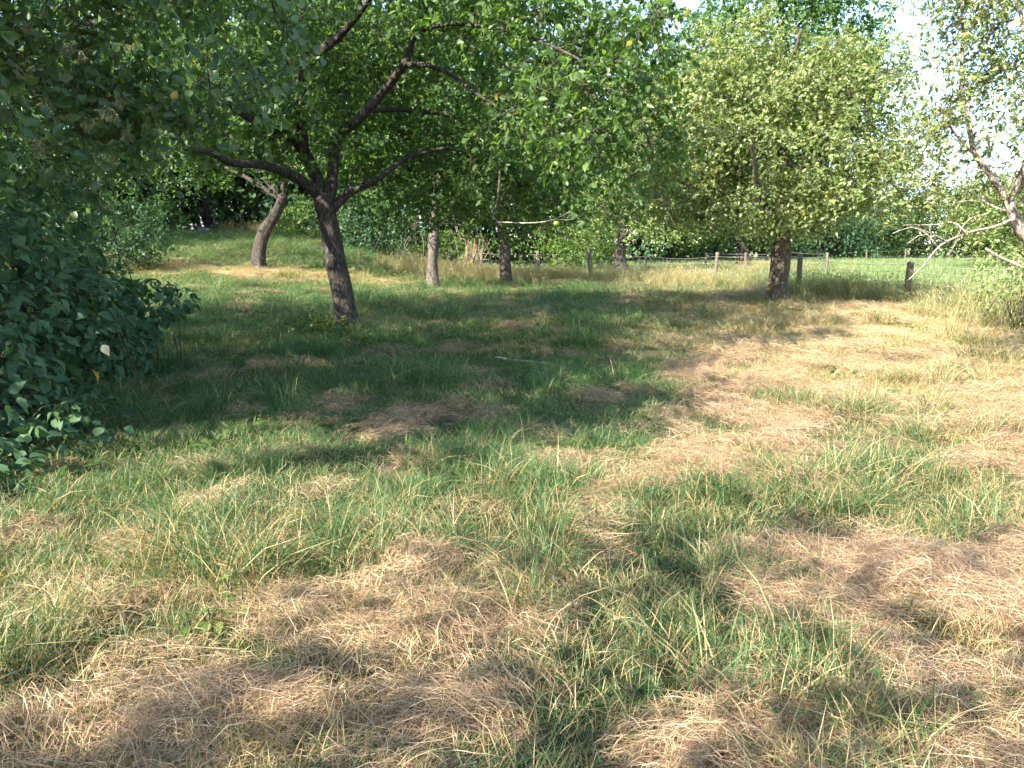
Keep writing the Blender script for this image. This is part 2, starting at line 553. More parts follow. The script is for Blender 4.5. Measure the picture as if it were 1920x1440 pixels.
def hay_mask(x, y):
    """cut hay: broken swaths running away to the right, thicker near the camera and in the open"""
    x = np.asarray(x, float); y = np.asarray(y, float)
    wx = x + 0.5 * (fbm2(x * 1.7, y * 1.7, 91, 3) - 0.5)
    wy = y + 0.5 * (fbm2(x * 1.7, y * 1.7, 92, 3) - 0.5)
    b = np.zeros_like(x)
    for (cx, cy_, rx, ry) in _blobs:
        b = np.maximum(b, S(1.25 - 0.8 * (((wx - cx) / rx) ** 2 + ((wy - cy_) / ry) ** 2)))
    u, v = wx * 0.60 + wy * 0.80, wx * 0.80 - wy * 0.60
    n = 0.62 * fbm2(u * 0.45, v * 2.3, 31, 3) + 0.38 * fbm2(x * 3.1, y * 3.1, 32, 3)
    bias = 0.085 * S((4.2 - y) / 1.6) + 0.075 * S((x - 0.10 * y - 0.2) / 2.0) * S((14 - y) / 5) - 0.03 * S((y - 5) / 3) * S((1.0 - x) / 2)
    return S((n + 0.13 * b + bias - 0.55) / 0.14)

def straw_mask(x, y):
    """ground that has gone pale and dry in the open, sunny part of the orchard"""
    n = fbm2(x * 0.5, y * 0.35, 44, 4)
    m = S((x - 1.2 - 0.06 * y) / 3.2) * S((y - 4.8) / 3.0) * S((20.5 - y) / 4)
    m = np.maximum(m, 0.85 * S((x + 0.5) / 2) * S((y - 25) / 4) * S((31 - y) / 1.5))
    strip = S(1 - np.abs(y - (23.0 + 0.25 * (x + 8))) / 2.4) * S((-x - 2.5) / 1.5)
    m = np.maximum(m, strip)
    return np.clip(m * (0.45 + 1.1 * n), 0, 1)

def height(x, y, fine=True):
    x = np.asarray(x, float); y = np.asarray(y, float)
    z = 1.9 * S((y - 10) / 30) * S(-x / 11)
    z = z + (0.09 * (fbm2(x * 0.22, y * 0.22, 7, 3) - 0.5) - 0.06) * S((y - 2) / 6)
    if fine:
        near = np.exp(-np.maximum(y - 8, 0) / 14)
        z = z + near * (0.13 * (fbm2(x * 1.5, y * 1.5, 8, 3) - 0.5))
        z = z + near * 0.028 * hay_mask(x, y) * (0.4 + 1.2 * fbm2(x * 4, y * 4, 9, 2))
    return z

def graded(lo, hi, c, d0, g):
    up, dn = [c], [c]
    d = d0
    while up[-1] < hi:
        up.append(up[-1] + d); d *= g
    d = d0
    while dn[-1] > lo:
        dn.append(dn[-1] - d); d *= g
    return np.array(dn[::-1][:-1] + up)

gx = graded(-700, 700, 0.0, 0.06, 1.035)
gy0 = np.arange(1.2, 7.0, 0.06)
gy_hi = graded(7.0, 900, 7.0, 0.06, 1.035)
gy_hi = gy_hi[gy_hi > 7.0]
gy_lo = graded(-300, 1.2, 1.2, 0.06, 1.05)
gy_lo = gy_lo[gy_lo < 1.2]
gy = np.concatenate([gy_lo, gy0, [7.0], gy_hi])
GX, GY = np.meshgrid(gx, gy)
GZ = height(GX, GY)
Vg = np.stack([GX, GY, GZ], -1).reshape(-1, 3)
nx, ny = len(gx), len(gy)
ii = (np.arange(ny - 1)[:, None] * nx + np.arange(nx - 1)[None, :])
Qg = np.stack([ii, ii + 1, ii + 1 + nx, ii + nx], -1).reshape(-1, 4)
hayv = hay_mask(Vg[:, 0], Vg[:, 1])
strv = straw_mask(Vg[:, 0], Vg[:, 1])
pasv = S((Vg[:, 1] - fence_y(Vg[:, 0]) - 0.2) / 0.8) * (Vg[:, 1] < 300)

def ground_material():
    m, t = new_mat('orchard ground')
    N = nodes(t)
    out = N('ShaderNodeOutputMaterial')
    p = N('ShaderNodeBsdfPrincipled')
    p.inputs['Roughness'].default_value = 0.95
    p.inputs['Specular IOR Level'].default_value = 0.1
    tcn = N('ShaderNodeTexCoord')
    def noise(s, d=5, r=0.6):
        n = N('ShaderNodeTexNoise')
        n.inputs['Scale'].default_value = s
        n.inputs['Detail'].default_value = d
        n.inputs['Roughness'].default_value = r
        t.links.new(tcn.outputs['Object'], n.inputs['Vector'])
        return n.outputs['Fac']
    f1, f2, f3 = noise(45, 5), noise(6, 5), noise(0.8, 4)
    green = ramp(t, f1, [(0.3, (0.022, 0.028, 0.012)), (0.7, (0.06, 0.075, 0.03))])
    hayc = ramp(t, f1, [(0.28, (0.05, 0.036, 0.024)), (0.5, (0.13, 0.09, 0.058)), (0.72, (0.28, 0.20, 0.13))])
    strawc = ramp(t, f1, [(0.3, (0.26, 0.21, 0.10)), (0.7, (0.46, 0.38, 0.21))])
    past = mixc(t, ramp(t, f3, [(0.40, (0, 0, 0)), (0.62, (0.7, 0.7, 0.7))]), ramp(t, f2, [(0.3, (0.11, 0.165, 0.06)), (0.7, (0.18, 0.24, 0.095))]), (0.27, 0.26, 0.13))
    a_h = N('ShaderNodeAttribute', attribute_name='hay').outputs['Fac']
    a_s = N('ShaderNodeAttribute', attribute_name='straw').outputs['Fac']
    a_p = N('ShaderNodeAttribute', attribute_name='pasture').outputs['Fac']
    sm = math_n(t, 'MULTIPLY', a_s, math_n(t, 'ADD', 0.5, f2), True)
    c = mixc(t, sm, green, strawc)
    hm = math_n(t, 'MULTIPLY', math_n(t, 'ADD', a_h, math_n(t, 'MULTIPLY', math_n(t, 'SUBTRACT', f2, 0.5), 0.8)), 1.3, True)
    c = mixc(t, hm, c, hayc)
    c = mixc(t, a_p, c, past)
    t.links.new(c, p.inputs['Base Color'])
    b = N('ShaderNodeBump')
    b.inputs['Strength'].default_value = 0.8
    b.inputs['Distance'].default_value = 0.03
    t.links.new(f1, b.inputs['Height'])
    t.links.new(b.outputs[0], p.inputs['Normal'])
    t.links.new(p.outputs[0], out.inputs['Surface'])
    return m

ground = link('ground', mesh_np('ground', Vg, Qg, None, {'hay': ('FLOAT', hayv), 'straw': ('FLOAT', strv), 'pasture': ('FLOAT', pasv)}, True), ground_material())
tag(ground, 'mown orchard ground with green pasture beyond the wire fence', 'ground', kind='structure')

def gz(x, y):
    return float(height(np.array([x]), np.array([y]))[0])

# ------------------------------------------------------------------ trees
def sample_blobs(rng, blobs, n, shell=2.0, gap=0.0, gscale=0.9, seed=0):
    vol = np.array([b[1][0] * b[1][1] * b[1][2] for b in blobs]) ** 0.85
    vol = vol / vol.sum()
    out = np.zeros((0, 3)); outn = np.zeros((0, 3))
    while len(out) < n:
        k = rng.choice(len(blobs), n * 2, p=vol)
        C = np.array([b[0] for b in blobs])[k]
        Rr = np.array([b[1] for b in blobs])[k]
        d = norm(rng.normal(size=(n * 2, 3)))
        r = rng.random(n * 2) ** (1 / (3 + shell))
        r = r * (0.82 + 0.36 * vnoise(d * 2.3 + C, seed))
        P = C + d * Rr * r[:, None]
        ok = vnoise(P / gscale, seed + 3) > gap
        out = np.vstack([out, P[ok]])
        outn = np.vstack([outn, norm(d / Rr)[ok]])
    return out[:n], outn[:n]

def pick_singles(pos, size, count, frame=(0, 0, 1920, 1440)):
    px, py, d = project(pos)
    app = FPX * size / d
    ok = (px > frame[0] + 4) & (px < frame[2] - 4) & (py > frame[1] + 4) & (py < frame[3] - 4) & (d > 0.4)
    idx = np.where(ok)[0]
    if len(idx) == 0:
        return idx
    cell = 14
    key = (px[idx] // cell).astype(int) * 1000 + (py[idx] // cell).astype(int)
    order = np.lexsort((d[idx], key))
    idx, key = idx[order], key[order]
    first = np.concatenate([[True], key[1:] != key[:-1]])
    idx = idx[first]
    return idx[np.argsort(-app[idx])][:count]

def mat3_euler(M):
    from mathutils import Matrix
    return Matrix(M.tolist()).to_euler()

def put_singles(root, base, pos, M, size, idx, tpl, mat, name='leaf'):
    V0, Q0, T0 = tpl
    mes = []
    for (wy, cz, bend) in ((1.0, 1.0, 0.0), (0.78, 1.9, 0.08), (1.12, 0.3, -0.10), (0.9, -0.7, 0.14)):
        V1 = V0.copy()
        V1[:, 1] = V1[:, 1] * wy + bend * V1[:, 0] ** 2
        V1[:, 2] = V1[:, 2] * cz + 0.04 * np.sin(V1[:, 0] * 9 + V1[:, 1] * 14)
        me = mesh_np(name, V1, Q0, T0, {'tint': ('FLOAT', np.zeros(len(V0)))}, True)
        me.materials.append(mat)
        mes.append(me)
    for q_, i in enumerate(idx):
        o = bpy.data.objects.new(name, mes[q_ * 7 % 4])
        COL.objects.link(o)
        o.parent = root
        o.location = tuple(pos[i] - base)
        o.rotation_euler = mat3_euler(M[i])
        s = float(size[i])
        o.scale = (s, s, s)

def make_tree(name, label, base, limbs, blobs, n_targets, sprays, per, leaf_len, mat, bark, seed,
              twig=M_TWIG, singles=0, tpl=None, fine=None, spray_len=0.34, droop=0.35, shell=1.5, gap=0.42, gscale=0.9,
              twigs=True, bare=(), cat='tree', group=None, lean_out=0.5, rough=0.14, bare_mat=None, max_reach=9.0, seg=0.16):
    rng = np.random.default_rng(seed)
    base = np.array(base, float)
    tpl = tpl or leaf_mid()
    root = empty(name, base, label, cat, group)
    NP, NR, ND = [], [], []
    for li, (lname, pts, r0, r1) in enumerate(limbs):
        sides = 22 if r0 > 0.14 else (14 if r0 > 0.06 else 9)
        P = resample(pts, max(0.06, r0 * 0.45))
        if lname != 'trunk' or len(P) > 4:
            wob = 0.35 * r0
            q = np.stack([P[:, 0] * 1.3, P[:, 1] * 1.3, P[:, 2] * 1.3], 1)
            off = np.stack([vnoise(q, seed + 31) - 0.5, vnoise(q, seed + 32) - 0.5, vnoise(q, seed + 33) - 0.5], 1)
            P = P + off * wob * 2 * np.minimum(1, np.linspace(0, 6, len(P)))[:, None]
        rad = r0 + (r1 - r0) * np.linspace(0, 1, len(P)) ** 0.8
        V, Q, T = tube(P, rad, sides, rough, seed + li, 0.45 if lname == 'trunk' else 0.0)
        a = Acc(); a.add(V - base, Q, T)
        link(lname, a.build(lname), bark, root)
        st = int(len(P) * (0.55 if lname == 'trunk' else 0.12))
        NP.append(P[st:]); NR.append(rad[st:]); ND.append(norm(np.gradient(P, axis=0))[st:])
    for bi, (pts, r0, r1, bmat) in enumerate(bare):
        P = resample(pts, 0.07)
        q = P * 2.0
        off = np.stack([vnoise(q, seed + 41) - 0.5, vnoise(q, seed + 42) - 0.5, vnoise(q, seed + 43) - 0.5], 1) * 0.08
        P = P + off * np.minimum(1, np.linspace(0, 4, len(P)))[:, None]
        V, Q, T = tube(P, np.linspace(r0, r1, len(P)), 6, 0.05, seed + bi)
        a = Acc(); a.add(V - base, Q, T)
        link('bare_branch', a.build('bare_branch'), bmat, root)
    NP = np.concatenate(NP); NR = np.concatenate(NR); ND = np.concatenate(ND)
    cap = len(NP) + n_targets * 40
    BP = np.zeros((cap, 3)); BR = np.zeros(cap); BD = np.zeros((cap, 3))
    n0 = len(NP)
    BP[:n0], BR[:n0], BD[:n0] = NP, NR, ND
    TG, TN = sample_blobs(rng, blobs, n_targets, shell, gap, gscale, seed)
    dist = np.array([np.min(np.sum((NP - t) ** 2, 1)) for t in TG])
    order = np.argsort(dist)
    acc = Acc()
    dirs = np.zeros_like(TG)
    ok = np.ones(len(TG), bool)
    for i in order:
        t = TG[i]
        dv = t - BP[:n0]
        dd = np.sqrt(np.sum(dv * dv, 1))
        cost = dd * (1.25 - 0.35 * np.sum(dv * BD[:n0], 1) / np.maximum(dd, 1e-6)) - 0.6 * np.minimum(BR[:n0], 0.1)
        k = int(np.argmin(cost))
        L = dd[k]
        if L > max_reach:
            ok[i] = False
            continue
        p0, d0 = BP[k], BD[k]
        c = p0 + (d0 * 0.35 + np.array([0, 0, 0.12]) + rng.normal(size=3) * 0.10) * L
        m = max(3, min(24, int(L / seg) + 2))
        tt = np.linspace(0, 1, m)[:, None]
        P = (1 - tt) ** 2 * p0 + 2 * tt * (1 - tt) * c + tt ** 2 * t
        q = P * 3.0
        P = P + np.stack([vnoise(q, seed + 51) - 0.5, vnoise(q, seed + 52) - 0.5, vnoise(q, seed + 53) - 0.5], 1) * 0.10 * min(1, L) * np.sin(tt * pi * 0.9)
        rb = min(BR[k] * 0.75, 0.006 + 0.011 * L)
        rad = np.linspace(rb, max(0.003, rb * 0.35), m)
        V, Q, T = tube(P, rad, 5 if rb > 0.015 else 3, 0, 0, 0, False)
        acc.add(V - base, Q, T)
        T_ = norm(np.gradient(P, axis=0))
        n1 = n0 + m - 1
        BP[n0:n1], BR[n0:n1], BD[n0:n1] = P[1:], rad[1:], T_[1:]
        n0 = n1
        dirs[i] = T_[-1]
    TG, TN, dirs = TG[ok], TN[ok], dirs[ok]
    nt_ = len(TG)
    # sprays of leaves round each branch end
    d = norm(np.repeat(dirs, sprays, 0) * 0.5 + np.repeat(TN, sprays, 0) * lean_out + rng.normal(size=(nt_ * sprays, 3)) * 0.75 + np.array([0, 0, -0.1]))
    s0 = np.repeat(TG, sprays, 0) + rng.normal(size=(nt_ * sprays, 3)) * spray_len * 0.30
    SL = spray_len * rng.uniform(0.6, 1.35, nt_ * sprays)
    tt = (np.arange(per) // 3 + 0.75) / math.ceil(per / 3)      # leaves sit in whorls on spurs
    tt = tt[None, :] + rng.uniform(-0.04, 0.04, (nt_ * sprays, per))
    pos = s0[:, None, :] + d[:, None, :] * (SL[:, None] * tt)[..., None]
    pos[..., 2] -= droop * SL[:, None] * tt ** 2
    if twigs:
        e = s0 + d * SL[:, None]
        e[:, 2] -= droop * SL
        mid = s0 + d * SL[:, None] * 0.55
        mid[:, 2] -= droop * SL * 0.3
        back = np.repeat(TG, sprays, 0)
        w = 0.0028
        ex = np.array([1, 0, 0]) * w; ez = np.array([0, 0.5, 0.86]) * w
        ring = lambda p, f: np.stack([p + ex * f, p + (-0.5 * ex + ez) * f, p + (-0.5 * ex - ez) * f], 1)
        V = np.concatenate([ring(back, 1.5), ring(s0, 1.2), ring(mid, 0.9), ring(e, 0.4)], 1)
        q0 = np.array([[a * 3 + j, a * 3 + (j + 1) % 3, (a + 1) * 3 + (j + 1) % 3, (a + 1) * 3 + j] for a in range(3) for j in range(3)])
        Q = (q0[None] + (np.arange(len(e)) * 12)[:, None, None]).reshape(-1, 4)
        acc.add(V.reshape(-1, 3) - base, Q)
    b = link('branches', acc.build('branches'), twig, root, kind='stuff')
    pos = pos.reshape(-1, 3)
    n = len(pos)
    ax = np.repeat(d, per, 0) * 0.6 + norm(rng.normal(size=(n, 3))) * 0.95 + np.array([0, 0, -0.2])
    nm = np.array([0, 0, 0.55]) + rng.normal(size=(n, 3)) * 0.5 + np.repeat(np.repeat(TN, sprays, 0), per, 0) * 0.85
    M = frames(ax, nm)
    size = leaf_len * rng.uniform(0.6, 1.25, n)
    tint = rng.random(n)
    keep = np.ones(n, bool)
    if singles:
        idx = pick_singles(pos, size, singles)
        keep[idx] = False
        put_singles(root, base, pos, M, size, idx, fine or leaf_fine(), mat)
    V, Q, T, A = scatter(tpl, (pos - base)[keep], M[keep], size[keep], tint[keep])
    link('crown', mesh_np('crown', V, Q, T, {'tint': ('FLOAT', A)}, False), mat, root, kind='stuff')
    return root

def E(px, py, Y, rx, ry, rz):
    return (at(px, py, Y), np.array([rx, ry, rz]))

# --- the main apple tree
Y0 = 12.8
mb = at(652, 620, Y0); mb[2] = gz(mb[0], mb[1]) - 0.05
main_limbs = [
    ('trunk', [mb, at(643, 560, Y0), at(630, 500, Y0), at(615, 430, Y0), at(602, 372, Y0)], 0.19, 0.155),
    ('limb', [at(606, 392, Y0), at(592, 340, Y0 + .1), at(568, 285, Y0 + .2), at(540, 255, Y0 + .1), at(495, 232, Y0 - .4), at(430, 190, Y0 - 1.2), at(380, 120, Y0 - 1.6)], 0.125, 0.03),
    ('limb', [at(572, 300, Y0 + .2), at(565, 220, Y0 - .1), at(566, 150, Y0 - .3), at(572, 108, Y0 - .4), at(560, 30, Y0 - .3), at(548, -80, Y0)], 0.095, 0.03),
    ('limb', [at(568, 130, Y0 - .35), at(600, 95, Y0 - .6), at(640, 62, Y0 - .8), at(690, 0, Y0 - 1.2), at(720, -90, Y0 - 1.4)], 0.075, 0.03),
    ('limb', [at(592, 362, Y0), at(548, 331, Y0 - .3), at(492, 312, Y0 - .7), at(430, 302, Y0 - 1.2), at(388, 284, Y0 - 1.6), at(338, 277, Y0 - 2.0)], 0.10, 0.032),
    ('limb', [at(612, 392, Y0), at(622, 330, Y0 + .1), at(626, 280, Y0 + .1), at(642, 248, Y0), at(682, 212, Y0 - .2), at(722, 168, Y0 - .4), at(757, 122, Y0 - .6), at(772, 78, Y0 - .7), at(795, 20, Y0 - .9), at(830, -60, Y0 - 1.0)], 0.11, 0.035),
    ('limb', [at(757, 122, Y0 - .6), at(800, 122, Y0 - .9), at(845, 140, Y0 - 1.3), at(900, 180, Y0 - 2.0), at(960, 215, Y0 - 2.8)], 0.042, 0.012),
    ('limb', [at(772, 60, Y0 - .7), at(850, 45, Y0 - 1.4), at(960, 60, Y0 - 2.6), at(1080, 110, Y0 - 3.6), at(1180, 180, Y0 - 4.0), at(1225, 290, Y0 - 4.0)], 0.04, 0.008),
    ('limb', [at(622, 392, Y0), at(655, 362, Y0 + .1), at(700, 341, Y0 + .2), at(742, 310, Y0 + .3), at(768, 294, Y0 + .3), at(830, 280, Y0 + .2), at(860, 285, Y0 + .1)], 0.085, 0.018),
    ('limb', [at(690, 205, Y0 - .2), at(745, 205, Y0 + .8), at(830, 215, Y0 + 1.6), at(940, 235, Y0 + 2.0)], 0.06, 0.02),
]
main_blobs = [E(620, 40, 15.4, 3.0, 1.7, 1.9), E(900, 150, 14.6, 2.6, 1.9, 1.5), E(1090, 110, 9.6, 1.15, 1.3, 1.0), E(420, 130, 12.4, 2.2, 1.8, 1.4),
              E(890, 310, 14.6, 2.3, 1.3, 0.75), E(1200, 250, 9.6, 0.45, 0.6, 0.6), E(720, -160, 12.4, 3.8, 3.0, 1.8), E(1010, 250, 12.5, 1.3, 1.2, 0.9),
              E(700, 130, 15.4, 2.4, 1.0, 1.7), E(1010, 10, 10.6, 1.8, 1.6, 0.9), E(430, 250, 14.5, 1.6, 1.2, 0.7), E(770, 250, 15.2, 1.6, 1.0, 1.0),
              E(1090, 170, 8.6, 0.85, 0.7, 0.8), E(1120, 20, 9.0, 0.9, 0.9, 0.7), E(720, 350, 15.5, 1.5, 1.0, 0.5), E(1000, 350, 13.5, 1.3, 1.0, 0.5), E(350, 230, 13.0, 1.6, 1.2, 0.8), E(820, 370, 13.8, 1.2, 0.9, 0.45), E(1130, 370, 12.5, 0.9, 0.8, 0.45), E(560, 250, 12.3, 0.7, 0.5, 0.5), E(800, 60, 12.2, 1.5, 0.5, 0.6), E(700, 280, 14.6, 1.0, 0.8, 0.6), E(1150, 310, 11.5, 0.9, 0.8, 0.5)]
main_tree = make_tree('apple_tree', 'large forked apple tree with dark trunk standing in the middle of the orchard grass', mb, main_limbs, main_blobs,
          1500, 5, 9, 0.098, M_APPLE, M_BARK, 11, singles=266, gap=0.34, droop=0.18, shell=1.0,
          bare=[([at(930, 417, 9.5), at(985, 416, 9.3), at(1030, 412, 9.2), at(1062, 400, 9.1), at(1085, 384, 9.0)], 0.010, 0.004, M_DEAD),
                ([at(1040, 410, 9.2), at(1062, 412, 9.1), at(1088, 409, 9.0)], 0.005, 0.002, M_DEAD),
                ([at(930, 290, 12.9), at(935, 350, 11.5), at(925, 400, 10.2), at(930, 417, 9.5)], 0.018, 0.015, M_TWIG),
                ([at(1200, 250, 9.2), at(1225, 330, 9.1), at(1248, 385, 9.1), at(1275, 430, 9.1)], 0.010, 0.004, M_TWIG)])

# leaves at the end of the low pale branch
rl = np.random.default_rng(4)
lp = np.array([at(1085 + rl.normal() * 16, 385 + rl.normal() * 12, 9.0 + rl.normal() * 0.08) for _ in range(34)])
put_singles(main_tree, mb, lp, frames(rl.normal(size=(34, 3)) + np.array([0.4, -0.2, -0.2]), rl.normal(size=(34, 3)) * 0.5 + np.array([-0.3, -0.5, 0.6])), 0.085 * rl.uniform(0.6, 1.2, 34), range(34), leaf_fine(), M_APPLE)

# --- the tree overhanging from the left, its trunk outside the frame
nb = np.array([-5.6, 4.2, gz(-5.6, 4.2) - 0.05])
near_limbs = [('trunk', [nb, nb + (0.05, 0.05, 0.9), nb + (0.15, 0.1, 1.9)], 0.19, 0.16),
              ('limb', [nb + (0.15, 0.1, 1.8), nb + (0.9, 0.8, 3.0), nb + (1.9, 1.6, 3.9), nb + (3.0, 2.3, 4.3)], 0.10, 0.02),
              ('limb', [nb + (0.15, 0.1, 1.8), nb + (0.3, 1.0, 2.6), nb + (0.8, 2.2, 3.1), nb + (1.2, 3.4, 3.0)], 0.10, 0.03),
              ('limb', [nb + (0.15, 0.1, 1.8), nb + (0.2, -0.2, 3.2), nb + (0.6, 0.2, 4.8), nb + (0.9, 0.5, 6.0)], 0.12, 0.03),
              ('limb', [nb + (0.15, 0.1, 1.8), nb + (1.0, -0.6, 2.9), nb + (2.2, -1.0, 4.0), nb + (3.0, -1.0, 4.8)], 0.10, 0.03)]
near_blobs = [((-4.6, 5.2, 4.1), (2.6, 2.5, 1.5)), ((-3.0, 6.6, 3.25), (1.35, 1.2, 0.95)), ((-4.3, 6.8, 2.95), (1.6, 1.2, 1.0)), ((-3.5, 4.2, 4.3), (1.5, 1.8, 1.2)),
              ((-4.0, 5.1, 2.75), (1.1, 0.9, 0.6)), ((-5.0, 2.8, 4.8), (2.2, 2.0, 1.4))]
near_tree = make_tree('overhanging_tree', 'leafy tree overhanging from the left edge with large blue-green leaves in shade', nb, near_limbs, near_blobs,
          680, 5, 9, 0.10, M_NEAR, M_BARK, 21, singles=300, gap=0.49, gscale=0.62, droop=0.4, shell=1.2, spray_len=0.32)

# spent flower heads hanging in the overhanging foliage
rs_ = np.random.default_rng(8)
def seed_head(c, r):
    a = Acc()
    up = norm(np.array([rs_.normal() * 0.4, rs_.normal() * 0.4, -0.6]))
    for k in range(9):
        d = norm(up + rs_.normal(size=3) * 0.45)
        e = d * r * rs_.uniform(0.6, 1.0)
        V, Q, T = tube(np.array([[0, 0, 0], e * 0.5 + rs_.normal(size=3) * 0.004, e]), 0.0011, 3, 0, 0, 0, False)
        a.add(V, Q, T)
        for m in range(9):
            d2 = norm(d + rs_.normal(size=3) * 0.6) * r * 0.35
            V, Q, T = tube(np.array([e * 0.8, e * 0.8 + d2 * 0.6, e * 0.8 + d2]), np.array([0.0007, 0.0007, 0.0016]), 3, 0, 0, 0, True)
            a.add(V, Q, T)
    link('seed_head', a.build('seed_head'), M_SEED, near_tree, tuple(c - nb))
for (px, py, Y) in [(70, 55, 5.2), (135, 80, 5.3), (215, 170, 5.5), (150, 95, 5.0), (205, 200, 5.4), (60, 270, 5.0), (195, 290, 5.6), (120, 130, 5.6), (240, 250, 5.8), (90, 180, 5.2), (30, 120, 5.0), (180, 230, 5.2), (55, 250, 4.9)]:
    seed_head(at(px, py, Y), rs_.uniform(0.08, 0.13))

# --- the big pale tree on the right
Yr = 18.3
rb = at(1458, 566, Yr); rb[2] = gz(rb[0], rb[1]) - 0.05
right_limbs = [('trunk', [rb, at(1459, 520, Yr), at(1464, 470, Yr), at(1464, 425, Yr)], 0.215, 0.19),
               ('limb', [at(1464, 435, Yr), at(1440, 380, Yr), at(1390, 320, Yr), at(1330, 280, Yr), at(1280, 240, Yr - .3)], 0.15, 0.03),
               ('limb', [at(1464, 435, Yr), at(1475, 360, Yr + .2), at(1465, 260, Yr + .3), at(1480, 150, Yr + .2), at(1500, 60, Yr)], 0.18, 0.03),
               ('limb', [at(1464, 435, Yr), at(1510, 380, Yr), at(1570, 330, Yr - .2), at(1650, 280, Yr - .4)], 0.14, 0.03),
               ('limb', [at(1464, 430, Yr), at(1440, 390, Yr - 1), at(1420, 340, Yr - 2), at(1410, 270, Yr - 2.6)], 0.12, 0.03),
               ('limb', [at(1464, 430, Yr), at(1490, 390, Yr + 1), at(1510, 300, Yr + 2), at(1540, 220, Yr + 2.6)], 0.12, 0.03)]
right_blobs = [E(1255, 375, Yr - .4, 1.25, 1.3, 0.5), E(1400, 385, Yr - 1.3, 1.5, 1.2, 0.48), E(1550, 375, Yr - 1.2, 1.4, 1.2, 0.5), E(1665, 345, Yr - .2, 1.1, 1.3, 0.55),
               E(1270, 285, Yr - .3, 1.4, 1.6, 0.62), E(1450, 290, Yr - .8, 2.2, 1.9, 0.62), E(1625, 260, Yr, 1.45, 1.6, 0.7), E(1350, 190, Yr, 1.6, 1.7, 0.62),
               E(1520, 180, Yr - .4, 1.9, 1.8, 0.65), E(1440, 100, Yr, 1.5, 1.5, 0.62), E(1590, 130, Yr + .2, 1.1, 1.2, 0.5), E(1460, 330, Yr + 1.2, 2.6, 1.2, 1.0), E(1450, 200, Yr + 1.3, 2.3, 1.2, 1.2)]
right_tree = make_tree('round_apple_tree', 'broad pale-leaved apple tree in full sun beside the fence', rb, right_limbs, [(c_, r_0 * 1.14) for c_, r_0 in right_blobs], 1900, 5, 8, 0.088, M_PALE, M_BARK_MOSS, 31,
          gap=0.41, gscale=0.75, droop=0.3, shell=1.4, spray_len=0.34, singles=60)

# --- the sparse tree at the right edge with bleached dead branches
eb = np.array([6.15, 8.3, gz(6.15, 8.3) - 0.05])
Ye = 8.0
edge_limbs = [('trunk', [eb, at(1990, 560, Ye + .2), at(1945, 470, Ye), at(1908, 420, Ye), at(1890, 372, Ye)], 0.07, 0.05),
              ('limb', [at(1891, 380, Ye), at(1862, 335, Ye), at(1828, 290, Ye), at(1815, 235, Ye + .1), at(1800, 150, Ye + .2), at(1805, 60, Ye + .2), at(1800, -60, Ye + .1)], 0.036, 0.010),
              ('limb', [at(1891, 380, Ye), at(1912, 335, Ye - .1), at(1935, 260, Ye - .2), at(1930, 150, Ye - .2), at(1915, 30, Ye - .2), at(1890, -80, Ye - .2)], 0.038, 0.012),
              ('limb', [at(1835, 300, Ye), at(1790, 250, Ye - .2), at(1765, 200, Ye - .4)], 0.016, 0.006)]
edge_blobs = [E(1830, 160, Ye, 0.75, 0.8, 1.05), E(1880, 60, Ye, 0.8, 0.9, 0.6), E(1900, 210, Ye, 0.3, 0.5, 0.5), E(1790, 90, Ye, 0.3, 0.4, 0.7), E(1960, 150, Ye, 0.7, 0.8, 1.3), E(1880, -80, Ye, 0.9, 0.9, 0.6), E(1780, 280, Ye - .2, 0.35, 0.4, 0.5), E(1760, 200, Ye, 0.3, 0.4, 0.6), E(1740, 330, Ye + .4, 0.4, 0.4, 0.5), E(1900, 420, Ye + .5, 0.5, 0.5, 0.4)]
edge_bare = [([at(1906, 408, Ye), at(1860, 425, Ye - .1), at(1800, 448, Ye - .2), at(1765, 465, Ye - .3), at(1730, 495, Ye - .35), at(1700, 518, Ye - .4)], 0.017, 0.006, M_DEAD),
             ([at(1780, 456, Ye - .25), at(1745, 440, Ye - .4), at(1720, 430, Ye - .5), at(1690, 434, Ye - .6), at(1675, 440, Ye - .6)], 0.009, 0.003, M_DEAD),
             ([at(1758, 462, Ye - .3), at(1738, 440, Ye - .3), at(1712, 430, Ye - .3)], 0.009, 0.004, M_DEAD),
             ([at(1815, 440, Ye - .2), at(1790, 424, Ye - .1), at(1755, 428, Ye), at(1700, 428, Ye + .1)], 0.007, 0.003, M_DEAD),
             ([at(1810, 440, Ye - .2), at(1785, 420, Ye - .3)], 0.006, 0.004, M_DEAD),
             ([at(1793, 448, Ye - .2), at(1820, 415, Ye - .3), at(1855, 402, Ye - .4)], 0.006, 0.003, M_DEAD),
             ([at(1745, 445, Ye - .4), at(1750, 425, Ye - .4), at(1752, 408, Ye - .5)], 0.005, 0.003, M_DEAD),
             ([at(1738, 440, Ye - .3), at(1718, 452, Ye - .3), at(1708, 458, Ye - .3)], 0.005, 0.003, M_DEAD),
             ([at(1885, 395, Ye), at(1850, 375, Ye + .1), at(1800, 350, Ye + .2), at(1770, 358, Ye + .3)], 0.012, 0.004, M_DEAD),
             ([at(1850, 375, Ye + .1), at(1815, 380, Ye), at(1780, 388, Ye)], 0.006, 0.003, M_DEAD),
             ([at(1860, 380, Ye), at(1815, 340, Ye - .2), at(1770, 345, Ye - .3), at(1740, 320, Ye - .4)], 0.008, 0.003, M_DEAD),
             ([at(1990, 540, Ye), at(1920, 498, Ye), at(1880, 478, Ye), at(1852, 462, Ye)], 0.022, 0.012, M_DEAD),
             ([at(1800, 448, Ye - .2), at(1790, 465, Ye - .2), at(1783, 480, Ye - .2)], 0.005, 0.003, M_DEAD)]
